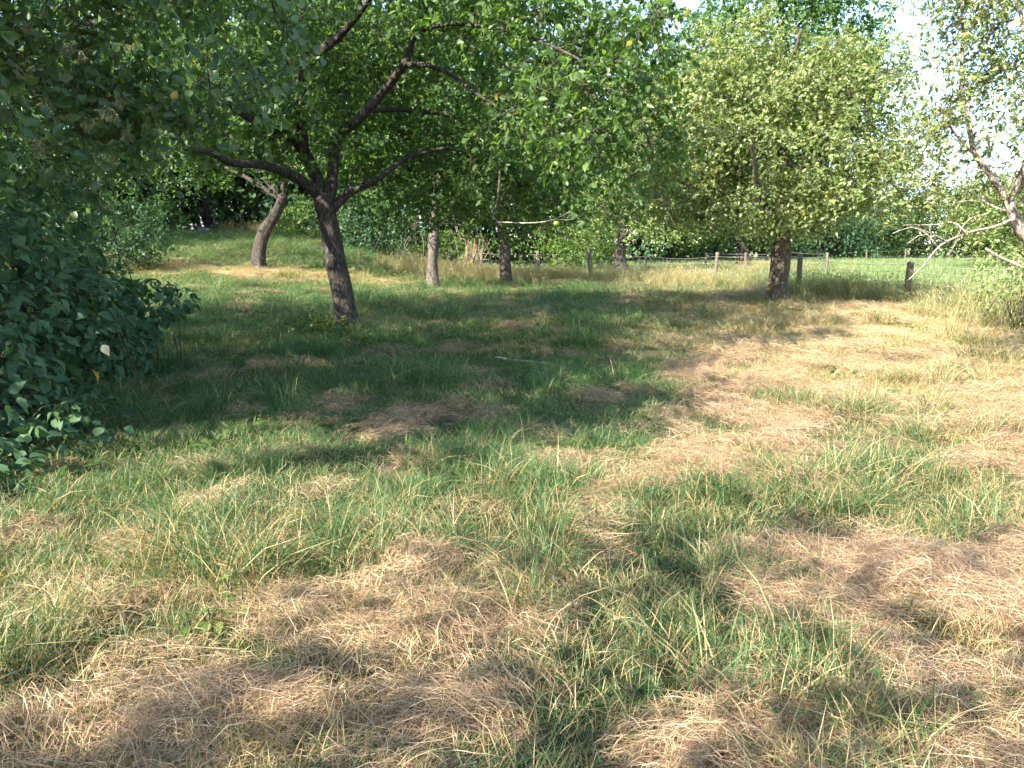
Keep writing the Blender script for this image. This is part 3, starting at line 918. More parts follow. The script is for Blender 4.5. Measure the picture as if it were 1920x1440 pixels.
edge_tree = make_tree('sparse_fruit_tree', 'sparse fruit tree at the right edge with bleached dead branches reaching left', eb, edge_limbs, edge_blobs, 340, 3, 7, 0.062, M_PALE, M_BARK_PALE, 41,
          singles=300, gap=0.50, gscale=0.45, droop=0.2, shell=0.3, spray_len=0.32, bare=edge_bare, tpl=leaf_mid(0.45), fine=leaf_fine(0.45))

# --- orchard trees further back
def orchard(name, label, px, py, Y, trunk_pts, r, blobs, seed, n=420, mat=M_APPLE, bark=M_BARK, bare=(), limbs=(), leaf=0.09, gap=0.36, per=8):
    b = at(px, py, Y); b[2] = gz(b[0], b[1]) - 0.05
    pts = [b] + [at(x, y, Y) for x, y in trunk_pts]
    top = pts[-1]
    L = [('trunk', pts, r, r * 0.72)]
    rng = random.Random(seed)
    for k, (c, rr) in enumerate(blobs[:5]):
        c = np.asarray(c)
        m = top + (c - top) * 0.5 + np.array([rng.uniform(-.2, .2), rng.uniform(-.2, .2), 0.25])
        L.append(('limb', [pts[-2] * 0.3 + top * 0.7, m, c], r * 0.45, r * 0.1))
    return make_tree(name, label, b, L, blobs, n, 5, per, leaf, mat, bark, seed, gap=gap, bare=bare, twigs=False, spray_len=0.4, shell=1.2, seg=0.3)

orchard('leaning_apple_tree', 'leaning apple tree with kinked grey-brown trunk standing back left on the dry strip', 487, 508, 24.0,
        [(488, 470), (497, 435), (520, 400), (535, 365)], 0.205,
        [E(560, 230, 24, 2.6, 2.2, 1.6), E(420, 270, 24, 2.0, 2, 1.2), E(350, 180, 25, 2.4, 2, 1.8), E(520, 100, 25, 3, 2, 1.8), E(300, 300, 25, 2, 1.6, 1.0)], 51, 420, bark=M_BARK)
Ym = 23.0
m0 = at(815, 420, Ym)
dro = []
for (x0, y0, x1, y1, x2, y2, dy) in [(806, 400, 775, 425, 752, 480, -.5), (806, 395, 780, 410, 770, 520, -.2), (808, 400, 760, 430, 735, 500, .3), (822, 400, 850, 420, 868, 470, -.4), (822, 395, 850, 440, 858, 505, -.8),
                                     (824, 400, 880, 430, 898, 508, -.3), (824, 405, 872, 410, 912, 470, .3), (780, 415, 795, 450, 788, 512, -.7), (862, 440, 880, 460, 872, 500, -.3), (775, 430, 758, 460, 778, 505, -.6),
                                     (850, 420, 900, 440, 925, 500, -.1), (800, 400, 720, 410, 700, 470, .2)]:
    dro.append(([at(x0, y0, Ym), at(x1, y1, Ym + dy * .6), at((x1 + x2) / 2 + 4, (y1 + y2) / 2 - 3, Ym + dy), at(x2, y2, Ym + dy * 1.3)], 0.026, 0.007, M_TWIG))
orchard('straight_apple_tree', 'apple tree with slim grey trunk and bare drooping branches in front of dry grass', 814, 548, Ym,
        [(814, 500), (816, 440), (819, 380), (818, 340)], 0.175,
        [E(830, 300, 23, 2.2, 2, 0.8), E(760, 330, 23, 1.4, 1.5, 0.8), E(900, 340, 23, 1.5, 1.5, 0.7), E(830, 200, 23.5, 2.6, 2, 1.2), E(720, 240, 24, 1.8, 1.6, 1.1), E(750, 385, 23.2, 1.0, 1.0, 0.5), E(890, 390, 23.4, 1.0, 1.0, 0.5)], 52, 430, bark=M_BARK_MID, bare=dro)
Yd = 27.5
bd = []
for (x1, y1, x2, y2, dy) in [(1010, 428, 1090, 448, -.5), (1000, 440, 1060, 462, .2), (1030, 420, 1130, 455, .4), (900, 430, 860, 455, .2), (1040, 436, 1120, 470, -.8), (1060, 440, 1160, 445, -.3)]:
    bd.append(([at(945, 400, Yd), at(x1, y1, Yd + dy), at(x2, y2, Yd + dy * 1.5)], 0.03, 0.008, M_TWIG))
orchard('dark_trunk_apple_tree', 'apple tree with plain dark trunk between the slim grey trunk and the fence', 951, 524, Yd,
        [(948, 480), (943, 430), (943, 390), (945, 350)], 0.195,
        [E(960, 370, Yd, 2.2, 2, 0.75), E(1060, 390, Yd, 1.8, 1.6, 0.6), E(960, 260, Yd, 2.8, 2.2, 1.3), E(1090, 320, Yd, 1.6, 1.6, 0.9), E(870, 320, Yd, 1.6, 1.6, 0.9), E(1080, 420, Yd - .3, 1.5, 1.0, 0.5), E(880, 400, Yd, 1.0, 1.0, 0.5)], 53, 520, bark=M_BARK, bare=bd)
orchard('field_apple_tree', 'apple tree with thick short trunk growing just beyond the fence', 1165, 492, 36.0,
        [(1165, 470), (1166, 440), (1166, 420)], 0.30,
        [E(1165, 370, 36, 2.6, 2.4, 1.2), E(1240, 400, 36, 2.4, 2, 0.9), E(1100, 400, 36.5, 1.8, 2, 0.8), E(1190, 280, 36, 2.8, 2.4, 1.6), E(1230, 430, 35.6, 2.0, 1.4, 0.5), E(1120, 430, 36, 1.6, 1.4, 0.5)], 54, 520, mat=M_PALE, leaf=0.11)
orchard('hedge_apple_tree', 'low spreading fruit tree beyond the fence behind the paired rails', 1395, 494, 42.0,
        [(1394, 478), (1392, 462), (1390, 450)], 0.34,
        [E(1400, 420, 42, 3.2, 2.4, 1.0), E(1320, 430, 42, 2.2, 2, 0.8), E(1470, 440, 42, 1.6, 2, 0.6)], 55, 300, mat=M_WOOD, leaf=0.13)

# --- woods and far trees: a few kinds, copied
def far_tree(name, label, base, h, blobs, n, leaf, mat, seed, r=0.25, group=None, per=9, gap=0.36, bark=M_BARK, cat='tree'):
    """base in world; blobs in tree-local metres"""
    b = np.array(base, float)
    bl = [(b + np.array(c), np.array(rr)) for c, rr in blobs]
    pts = [b, b + (0.1, 0, h * 0.25), b + (0.0, 0.1, h * 0.5), b + (0.15, 0, h * 0.8)]
    L = [('trunk', pts, r, r * 0.3)]
    for c, rr in bl[:6]:
        L.append(('limb', [b + (0, 0, h * 0.3), b + (0, 0, h * 0.38) + (c - b - (0, 0, h * 0.38)) * 0.5, c], r * 0.4, r * 0.1))
    return make_tree(name, label, b, L, bl, n, 4, per, leaf, mat, bark, seed, tpl=leaf_far(0.62), twigs=False, spray_len=leaf * 4.0, gap=gap, gscale=1.6, shell=2.0, group=group, cat=cat, max_reach=20, seg=0.5)

def copy_tree(o, base, rz, sc, label, group=None, name=None):
    c = o.copy(); COL.objects.link(c)
    if name: c.name = name
    c.location = tuple(base); c.rotation_euler = (0, 0, rz); c.scale = (sc, sc, sc)
    c['label'] = label
    if 'group' in c: del c['group']
    if group: c['group'] = group
    for ch in list(o.children):
        d = ch.copy(); COL.objects.link(d); d.parent = c
    return c

def gp(x, y):
    return np.array([x, y, gz(x, y) - 0.05])

wood_blobs = [((0, 0, 3.2), (3.2, 2.8, 2.6)), ((1.2, 0.3, 6.5), (3.2, 2.8, 2.6)), ((-1.6, -0.4, 6.0), (2.8, 2.6, 2.3)), ((0, 0, 9.4), (2.6, 2.4, 2.2)), ((-0.5, -1.2, 2.0), (2.8, 2.0, 1.7))]
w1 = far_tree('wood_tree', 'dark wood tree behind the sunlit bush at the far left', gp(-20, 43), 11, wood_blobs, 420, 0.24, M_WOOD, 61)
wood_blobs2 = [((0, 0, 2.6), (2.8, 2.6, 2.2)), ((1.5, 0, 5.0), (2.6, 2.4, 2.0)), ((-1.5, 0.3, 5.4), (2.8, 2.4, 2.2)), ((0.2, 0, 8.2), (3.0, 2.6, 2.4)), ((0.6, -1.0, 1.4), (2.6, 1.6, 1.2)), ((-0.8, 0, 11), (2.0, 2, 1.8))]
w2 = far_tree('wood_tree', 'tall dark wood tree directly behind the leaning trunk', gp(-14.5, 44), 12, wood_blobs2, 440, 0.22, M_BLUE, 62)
spots = [(-26, 44, 2, 'dark wood tree mostly hidden by the overhanging leaves at the left'), (-9.5, 46, 1, 'dark wood tree just right of the main trunk, behind the rounded dark bush'),
         (-4.5, 45, 2, 'dark wood tree behind the slim grey trunk'), (0.5, 48, 1, 'dark wood tree behind the plain dark trunk'), (5.5, 50, 2, 'dark wood tree beyond the fence, left of the thick short trunk'),
         (10.5, 53, 1, 'dark wood tree beyond the fence, right of the thick short trunk'), (-16, 41.5, 1, 'dark wood tree behind the tarpaulin heap and its post'),
         (-12, 42.5, 2, 'dark wood tree showing between the leaning trunk and the main trunk'), (-20.5, 39.5, 2, 'dark wood tree just above the feathery shrub on the left'),
         (-23, 51, 1, 0), (-17, 52, 2, 0), (-11.5, 53, 2, 0), (-6.5, 54, 1, 0), (-1.5, 55, 2, 0), (3.5, 57, 1, 0), (15, 57, 2, 0)]
WG = 'back row of the dark wood'
WL = 'dark tree in the back row of the wood, seen only through gaps'
rng0 = random.Random(5)
for (x, y, k, lab) in spots:
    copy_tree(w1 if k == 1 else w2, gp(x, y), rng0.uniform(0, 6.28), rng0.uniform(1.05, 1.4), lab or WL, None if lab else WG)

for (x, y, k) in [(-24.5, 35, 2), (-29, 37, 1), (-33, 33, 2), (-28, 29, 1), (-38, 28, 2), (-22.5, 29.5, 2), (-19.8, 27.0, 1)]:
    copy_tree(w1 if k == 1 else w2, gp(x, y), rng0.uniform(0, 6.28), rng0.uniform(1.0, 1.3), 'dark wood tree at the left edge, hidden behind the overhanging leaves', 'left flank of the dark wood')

bush_blobs = [((0, 0, 0.8), (1.6, 1.4, 0.9)), ((0.8, 0.2, 1.3), (1.2, 1.1, 0.9)), ((-0.9, 0, 1.2), (1.1, 1.1, 0.9))]
def bush(name, label, px, py, Y, sc, mat, seed, n=150, leaf=0.13, rz=0.0):
    b = at(px, py, Y); b = gp(b[0], Y)
    bl = [(np.array(c) * sc, np.array(r) * sc) for c, r in bush_blobs]
    return far_tree(name, label, b, 1.6 * sc, bl, n, leaf, mat, seed, r=0.06 * sc, cat='bush')
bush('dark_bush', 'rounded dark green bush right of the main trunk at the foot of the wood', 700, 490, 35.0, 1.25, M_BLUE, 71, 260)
bush('bright_bush', 'sunlit bright green bush in front of the wood at the far left', 275, 440, 36.0, 0.75, M_BRIGHT, 72, 150, 0.12)
bush('pale_bush', 'small sunlit shrub behind the leaning trunk', 590, 470, 36.0, 0.8, M_BRIGHT, 73, 130, 0.12)
bush('feathery_bush', 'feathery blue-green shrub growing above the left shrubbery', 175, 470, 22.0, 0.95, M_BLUE, 74, 190, 0.11)
bush('lime_bush', 'lime green leafy shrub behind the slim grey trunk', 850, 470, 36.0, 0.85, M_BRIGHT, 75, 150, 0.12)
bush('low_green_bush', 'low leafy green shrub behind the fence, right of the dark trunk', 1085, 470, 40.0, 1.2, M_BRIGHT, 76, 200, 0.13)

far_tree('flowering_tree', 'rounded tree with creamy yellow blossom behind the broad pale tree', gp(12.8, 62), 16, [((0, 0, 10.5), (5.5, 4, 4.4)), ((2, 0, 13.6), (4, 3.5, 3.2)), ((-3, 0, 8), (4, 3.5, 3.5)), ((1, -1, 5), (5, 3.5, 3))], 420, 0.34, M_FLOWER, 81, r=0.4)
far_tree('tall_ash_tree', 'tall feathery green ash tree rising into the sky at the top', gp(23.5, 72), 27, [((0, 0, 21), (6.0, 5, 5.2)), ((-4.5, 0, 18), (4.5, 4, 4.0)), ((4.0, 0, 19), (4.2, 4, 4.2)), ((0, 0, 14), (6, 5, 4)), ((1, 0, 25.5), (4.2, 4, 3.0)), ((-2, -1, 9), (5, 4, 4))], 760, 0.42, M_ASH, 82, r=0.5)
fb = [((0, 0, 2.0), (3.6, 3, 1.8)), ((2, 0, 3.2), (3, 2.6, 1.8)), ((-2, 0, 3.0), (3, 2.6, 1.6)), ((0, -1, 1.0), (4, 2.0, 1.0))]
f1 = far_tree('field_edge_tree', 'bushy blue-green tree at the field edge below the broad pale tree', gp(24.5, 62), 5, fb, 300, 0.27, M_BLUE, 83)
f2 = far_tree('field_edge_tree', 'dark bushy tree across the pasture above the tilted fence post', gp(40, 78), 6.5, [((0, 0, 2.6), (4.2, 3, 2.4)), ((2.4, 0, 4.2), (3.2, 2.6, 2.2)), ((-2.4, 0, 4.0), (3.2, 2.6, 2)), ((0, -1, 1.2), (4.2, 2.0, 1.2))], 320, 0.30, M_WOOD, 84)
for (x, y, sc_, lab) in [(31, 70, 0.85, 'smaller dark tree across the pasture, just right of the broad tree trunk'), (48, 80, 1.0, 'dark bushy tree across the pasture behind the bleached dead branches'),
                       (56, 78, 1.15, 'dark bushy tree across the pasture at the right edge'), (36, 88, 1.25, 'taller dark tree standing behind the smaller one across the pasture'), (18, 70, 1.1, 'dark bushy tree across the pasture, left of the broad tree trunk')]:
    copy_tree(f2, gp(x, y), rng0.uniform(0, 6.28), sc_, lab)

far_tree('pale_field_tree', 'pale green tree in the pasture behind the sparse tree at the right edge', gp(26.5, 41), 6, [((0, 0, 3.2), (2.8, 2.4, 1.7)), ((1.6, 0, 4.4), (2.2, 2, 1.3)), ((-1.6, 0, 3.6), (2.0, 2, 1.4)), ((0, -0.5, 1.6), (2.6, 1.8, 1.2))], 320, 0.17, M_PALE, 86, r=0.22)

# --- trees outside the frame on the sun's side: the wood's edge and the next orchard trees
big = [((0, 0, 6.0), (2.8, 2.8, 2.6)), ((1.4, 0.6, 8.6), (2.4, 2.4, 2.2)), ((-1.2, -0.6, 9.0), (2.4, 2.4, 2.2)), ((0, 0, 11.4), (2.2, 2.2, 1.8))]
t1 = far_tree('tall_hedge_tree', 'tall tree outside the frame on the left, behind the overhanging tree', gp(-11.5, 8.0), 12, big, 280, 0.20, M_WOOD, 91, r=0.28, gap=0.50)
copy_tree(t1, gp(-10.5, 2.8), 2.0, 1.0, 'tall tree outside the frame on the left, nearest the photographer')
orch = [((0, 0, 3.6), (2.0, 2.0, 1.2)), ((1.2, 0.6, 4.6), (1.5, 1.5, 1.1)), ((-1.2, -0.8, 4.4), (1.6, 1.5, 1.1))]
OL = 'orchard tree standing behind and left of the photographer'
t2 = far_tree('orchard_tree', OL, gp(-5.2, -3.0), 5, orch, 190, 0.115, M_APPLE, 92, r=0.16, gap=0.50)
copy_tree(t2, gp(-2.7, -3.2), 2.6, 0.95, 'orchard tree standing close behind the photographer')

# ------------------------------------------------------------------ shrubbery and plants
def shrub(name, label, base, blobs, n_stems, n_leaves, leaf, mat, seed, singles=300, tpl_s=None, tpl=None, front=0.0, cat='shrub'):
    """leafy shrub: arching stems from the ground, drooping leaves over its outside"""
    rng = np.random.default_rng(seed)
    base = np.array(base, float)
    root = empty(name, base, label, cat)
    k = rng.choice(len(blobs), n_leaves, p=np.array([b[1][0] * b[1][1] + b[1][0] * b[1][2] for b in blobs]) / sum(b[1][0] * b[1][1] + b[1][0] * b[1][2] for b in blobs))
    C = np.array([b[0] for b in blobs], float)[k]; Rr = np.array([b[1] for b in blobs], float)[k]
    d = norm(rng.normal(size=(n_leaves, 3)) + np.array([0.3, -0.5, 0.25]) * front)
    r = rng.uniform(0.55, 1.0, n_leaves) ** 0.5 * (0.78 + 0.5 * vnoise(d * 2.5 + C, seed))
    pos = C + d * Rr * r[:, None]
    g = height(pos[:, 0], pos[:, 1]) + 0.04
    pos[:, 2] = np.where(pos[:, 2] < g, g + rng.random(n_leaves) * 0.25, pos[:, 2])
    out = norm(d / Rr)
    ax = out * np.array([0.8, 0.8, 0.2]) + np.array([0, 0, -0.62]) + rng.normal(size=(n_leaves, 3)) * 0.55
    nm = out * 0.8 + np.array([0, 0, 0.75]) + rng.normal(size=(n_leaves, 3)) * 0.48
    M = frames(ax, nm)
    size = leaf * rng.uniform(0.42, 1.3, n_leaves)
    tint = rng.random(n_leaves)
    idx = pick_singles(pos, size, singles)
    keep = np.ones(n_leaves, bool); keep[idx] = False
    put_singles(root, base, pos, M, size, idx, tpl_s or leaf_big(), mat)
    V, Q, T, A = scatter(tpl or leaf_fine(0.62, 0.25, 0.2), (pos - base)[keep], M[keep], size[keep], tint[keep])
    link('foliage', mesh_np('foliage', V, Q, T, {'tint': ('FLOAT', A)}, True), mat, root, kind='stuff')
    acc = Acc()
    for i in rng.choice(n_leaves, n_stems, replace=False):
        e = pos[i]
        b = np.array([C[i][0] + rng.normal() * 0.3, C[i][1] + rng.normal() * 0.3, 0.0]); b[2] = gz(b[0], b[1]) - 0.03
        m = (b + e) / 2 + np.array([0, 0, 0.25 * np.linalg.norm(e - b)])
        P = resample([b, m, e], 0.15)
        V, Q, T = tube(P, np.linspace(0.009, 0.003, len(P)), 4, 0, 0, 0, False)
        acc.add(V - base, Q, T)
    link('stems', acc.build('stems'), M_TWIG, root, kind='stuff')
    return root

sb1 = shrub('broadleaf_shrub', 'dense dark blue-green shrub with large pointed leaves filling the left edge', gp(-5.0, 6.2),
      [((-4.9, 6.3, 0.75), (1.45, 1.7, 1.05)), ((-4.2, 5.3, 0.35), (1.0, 0.9, 0.75)), ((-5.3, 7.6, 1.2), (1.3, 1.3, 1.0)), ((-4.3, 7.0, 0.55), (0.8, 0.9, 0.75))], 220, 7500, 0.108, M_SHRUB, 101, front=0.6)
sb2 = shrub('sprawling_shrub', 'low sprawling dark shrub arching over the grass beside the large left shrub', gp(-4.5, 8.3),
      [((-4.45, 8.1, 0.35), (0.7, 0.7, 0.55)), ((-4.9, 8.7, 0.65), (0.8, 0.8, 0.55)), ((-3.95, 8.5, 0.75), (0.42, 0.4, 0.25))], 60, 1900, 0.108, M_SHRUB, 102, singles=250, front=0.4)
sb3 = shrub('elder_shrub', 'twiggy mid green shrub in dappled light above the large left shrub', gp(-6.9, 9.6),
      [((-6.6, 9.5, 1.7), (1.5, 1.4, 1.4)), ((-6.0, 9.3, 0.9), (1.4, 1.2, 1.0)), ((-5.6, 9.2, 2.2), (1.1, 1.1, 1.0)), ((-7.0, 10.2, 3.0), (1.6, 1.4, 1.2)), ((-5.0, 9.6, 3.0), (1.3, 1.1, 0.9))], 24, 8500, 0.10, M_NEAR, 103, singles=120, tpl_s=leaf_fine(0.5), tpl=leaf_mid(0.5), front=0.4)
sb4 = shrub('edge_shrub', 'light green shrub low at the right edge in front of the pasture', gp(8.6, 12.6),
      [((8.3, 12.7, 0.75), (0.8, 0.8, 0.65)), ((7.8, 12.3, 0.95), (0.55, 0.5, 0.4)), ((9.0, 12.6, 0.8), (0.9, 0.9, 0.9))], 70, 1900, 0.075, M_PALE, 104, singles=60, tpl_s=leaf_fine(0.55), tpl=leaf_mid(0.55), front=0.3)
sb5 = shrub('ground_ivy_patch', 'low leafy groundcover at the foot of the left shrub', gp(-3.6, 4.8),
      [((-3.7, 5.0, 0.1), (0.9, 0.8, 0.28)), ((-3.6, 5.8, 0.08), (0.5, 0.6, 0.22)), ((-3.6, 4.2, 0.1), (0.8, 0.6, 0.25))], 40, 1300, 0.085, M_SHRUB, 105, singles=200, tpl_s=leaf_fine(0.85, 0.1), tpl=leaf_fine(0.85, 0.1), cat='plant')

def herb(name, label, x, y, n_stems, h, leaf, mat, seed, spread=0.25, cat='weed'):
    """upright weed: stems with opposite leaves"""
    rng = np.random.default_rng(seed)
    base = gp(x, y)
    root = empty(name, base, label, cat)
    acc = Acc(); pos, ax, nm, sz = [], [], [], []
    for s in range(n_stems):
        a, rr = rng.uniform(0, 2 * pi), spread * math.sqrt(rng.random())
        b = np.array([math.cos(a) * rr, math.sin(a) * rr, 0.0]) + base
        b[2] = gz(b[0], b[1])
        H = h * rng.uniform(0.55, 1.1)
        lean = np.array([math.cos(a), math.sin(a), 0]) * rng.uniform(0, 0.35) * H
        P = resample([b, b + (0, 0, H * .5) + lean * .35, b + (0, 0, H) + lean], 0.07)
        V, Q, T = tube(P, np.linspace(0.005, 0.002, len(P)), 4, 0, 0, 0, False)
        acc.add(V - base, Q, T)
        for i in range(1, len(P)):
            for q in (0, 1):
                an = i * 1.57 + q * pi + rng.normal() * 0.3
                dv = np.array([math.cos(an), math.sin(an), rng.uniform(-0.5, 0.25)])
                pos.append(P[i]); ax.append(dv); nm.append(np.array([0, 0, 1]) + rng.normal(size=3) * 0.25)
                sz.append(leaf * (1.15 - 0.6 * i / len(P)) * rng.uniform(0.7, 1.2))
    pos, ax, nm, sz = np.array(pos), np.array(ax), np.array(nm), np.array(sz)
    V, Q, T, A = scatter(leaf_fine(0.45, 0.3), pos - base, frames(ax, nm), sz, rng.random(len(pos)))
    link('foliage', mesh_np('foliage', V, Q, T, {'tint': ('FLOAT', A)}, True), mat, root, kind='stuff')
    link('stems', acc.build('stems'), M_TWIG, root, kind='stuff')
    return root

herb('nettle_clump', 'bright nettle clump at the foot of the main dark trunk', mb[0] - 0.35, mb[1] - 0.45, 40, 0.42, 0.11, M_BRIGHT, 111, 0.45)
herb('nettle_clump', 'low weed clump a step in front of the nettles at the main trunk', mb[0] - 0.75, mb[1] - 1.2, 14, 0.26, 0.08, M_BRIGHT, 112, 0.35)
p = on_flat(1030, 665)
herb('broadleaf_weed', 'leafy weed in the shaded grass right of the main trunk', p[0], p[1], 12, 0.24, 0.08, M_APPLE, 113, 0.3)
p = on_flat(400, 1170)
herb('dandelion_weed', 'low leafy weed in the hay at the lower left', p[0], p[1], 8, 0.12, 0.06, M_BRIGHT, 114, 0.12)

# pale withered leaf on the shrub, thin fallen twigs in the grass
wl = at(192, 648, 5.05)
V0, Q0, T0 = leaf_big()
o = link('withered_leaf', mesh_np('withered_leaf', V0 * 0.085, Q0, T0, None, True), M_WHITE, None, wl)
o.rotation_euler = (R(70), R(60), R(25))
tag(o, 'single cream-white withered leaf caught on the dark left shrub', 'leaf')

def stick(label, pts, r, mat, seed):
    P = resample(pts, 0.06)
    q = P * 5
    P = P + np.stack([vnoise(q, seed) - .5, vnoise(q, seed + 1) - .5, 0 * P[:, 0]], 1) * 0.05
    P[:, 2] = height(P[:, 0], P[:, 1]) + np.linspace(0.05, 0.02, len(P)) + (np.asarray(resample(pts, 0.06))[:, 2] - np.asarray(pts)[0][2])
    V, Q, T = tube(P, np.linspace(r, r * 0.4, len(P)), 6, 0.05, seed)
    a = Acc(); b = P[0].copy(); a.add(V - b, Q, T)
    return tag(link('fallen_stick', a.build('fallen_stick'), mat, None, b), label, 'stick')
g1, g2 = on_flat(930, 668), on_flat(1160, 712)
stick('thin fallen branch lying in shaded grass in the middle of the orchard', [g1, (g1 + g2) / 2 + (0.1, 0.15, 0), g2], 0.014, M_DEAD, 5)
g1, g2 = on_flat(375, 1160), on_flat(395, 1240)
stick('pale dry stalk standing out of the hay at the lower left', [g1 + (0, 0, 0.22), (g1 + g2) / 2 + (0, 0, 0.12), g2], 0.004, M_DEAD, 6)

# dry reed bundle and tarpaulin in the background
def stalk_bunch(name, label, base, n, h, spread, mat, seed, cat):
    rng = np.random.default_rng(seed)
    acc = Acc()
    for i in range(n):
        b = np.array([rng.normal() * spread, rng.normal() * spread, 0])
        t = b + np.array([rng.normal() * 0.25 + 0.25, rng.normal() * 0.2, h * rng.uniform(0.6, 1.1)])
        P = resample([b, (b + t) / 2 + rng.normal(size=3) * 0.04, t], 0.25)
        V, Q, T = tube(P, np.linspace(0.016, 0.007, len(P)), 4, 0, 0, 0, False)
        acc.add(V, Q, T)
    return tag(link(name, acc.build(name), mat, None, base), label, cat)
b = at(880, 470, 33.0)
stalk_bunch('dry_stalks', 'leaning bunch of rusty brown dry stalks beside the dark trunk', gp(b[0], 33.0), 40, 1.5, 0.2, M_REED, 121, 'stalks')
b = at(384, 442, 40.0)
tz = gp(b[0], 40.0)
u, v = np.meshgrid(np.linspace(-1, 1, 26), np.linspace(-1, 1, 14))
zz = 0.55 * np.clip(1 - (u * u) ** 1.3 - 0.9 * (v * v), 0, 1) * (0.75 + 0.5 * vnoise2(u * 2.5, v * 2.5, 9)) + 0.05 * vnoise2(u * 7, v * 7, 10)
Vt = np.stack([u * 0.65, v * 0.5, zz * 0.7], -1).reshape(-1, 3)
it = (np.arange(13)[:, None] * 26 + np.arange(25)[None, :])
Qt = np.stack([it, it + 1, it + 27, it + 26], -1).reshape(-1, 4)
tag(link('tarpaulin_heap', mesh_np('tarpaulin_heap', Vt, Qt, None, None, True), M_TARP, None, tz), 'grey tarpaulin heap beside a post at the foot of the wood', 'tarpaulin')

# ------------------------------------------------------------------ fences
def post_mesh(h, r, seed, square=False):
    P = np.array([[0, 0, -0.3], [0, 0, h * 0.3], [0.004, 0, h * 0.7], [0.0, 0.004, h - 0.01], [0, 0, h]])
    P = resample(P, h / 9)
    V, Q, T = tube(P, r * (1 + 0.08 * np.sin(np.linspace(0, 4, len(P)) + seed)), 12, 0.07, seed)
    a = Acc(); a.add(V, Q, T)
    return a.build('post')

def fence(name, label, pts, heights, radii, mats, wire_h, vert=(), seed=0, tilt=3.0):
    rng = random.Random(seed)
    base = gp(*pts[0])
    root = empty(name, base, label, 'fence')
    tops = []
    for i, (x, y) in enumerate(pts):
        b = gp(x, y) + (0, 0, 0.05)
        me = post_mesh(heights[i], radii[i], seed + i)
        o = link('post', me, mats[i], root, tuple(b - base))
        rx, ry = R(rng.uniform(-tilt, tilt)), R(rng.uniform(-tilt, tilt))
        o.rotation_euler = (rx, ry, rng.uniform(0, 6))
        tops.append(b)
    for wi, wh in enumerate(wire_h):
        acc = Acc()
        for i in range(len(pts) - 1):
            a, b = tops[i], tops[i + 1]
            ha, hb = min(wh, heights[i] - 0.05), min(wh, heights[i + 1] - 0.05)
            t = np.linspace(0, 1, 10)
            P = a[None] * (1 - t[:, None]) + b[None] * t[:, None]
            P[:, 2] += ha * (1 - t) + hb * t - 0.05 * rng.uniform(0.4, 1.6) * np.sin(t * pi)
            P[:, 1] -= radii[i] * 1.02
            V, Q, T = tube(P, 0.0045, 4, 0, 0, 0, False)
            acc.add(V - base, Q, T)
        link('wire', acc.build('wire'), M_WIRE, root)
    for (i0, i1) in vert:
        acc = Acc()
        a, b = tops[i0], tops[i1]
        L = np.linalg.norm(b - a)
        for t in np.linspace(0, 1, int(L / 0.18) + 1)[1:-1]:
            p_ = a * (1 - t) + b * t
            p_[1] -= radii[i0] * 1.02
            hh = min(heights[i0], heights[i1]) - 0.12
            V, Q, T = tube(np.array([p_ + (0, 0, 0.05), p_ + (0.004, 0, hh)]), 0.003, 3, 0, 0, 0, False)
            acc.add(V - base, Q, T)
        link('netting', acc.build('netting'), M_WIRE, root, kind='stuff')
    return root

fp = [tuple(p) for p in FENCE]
hs = [1.1, 1.15, 1.15, 1.15, 1.0, 1.15, 1.12, 1.0, 1.0, 1.0, 1.0]
rs = [0.06, 0.06, 0.06, 0.075, 0.05, 0.065, 0.08, 0.07, 0.08, 0.08, 0.08]
ms = [M_POST, M_POST, M_POST_PALE, M_POST, M_POST, M_POST, M_POST, M_POST, M_POST, M_POST, M_POST]
fence('wire_fence', 'wire fence on round wooden posts between the orchard and the pasture', fp, hs, rs, ms, (0.30, 0.55, 0.80, 1.02), [(0, 1), (1, 2), (2, 3), (3, 4), (4, 5)], 3, 3.5)
ff = []
for (px, Y) in [(300, 41.5), (405, 41.0), (470, 41.5), (560, 42.0)]:
    a = at(px, 440, Y); ff.append((a[0], Y))
fence('back_fence', 'small post and wire fence at the foot of the dark wood', ff, [1.0, 1.25, 1.0, 1.0], [0.05, 0.085, 0.05, 0.05], [M_POST_PALE] * 4, (0.4, 0.7, 0.95), [], 5, 2.0)
ff = [(x, 58 + 0.05 * x) for x in (27, 30, 33.5, 36.5, 40, 43, 46.5)]
fence('pasture_fence', 'line of small pale posts along the far side of the pasture', ff, [0.9, 1.0, 0.9, 1.0, 0.9, 1.0, 0.9], [0.05] * 7, [M_POST] * 7, (0.5, 0.9), [], 6, 2.0)
ff = [(9.5, 38.2), (11.3, 37.6), (13.2, 37.2), (15.0, 37.0)]
fence('rail_fence', 'weathered rails and posts in rough grass left of the broad tree trunk', ff, [1.0, 1.0, 1.1, 1.0], [0.06] * 4, [M_POST] * 4, (0.35, 0.6, 0.85, 1.05), [], 7, 3.0)

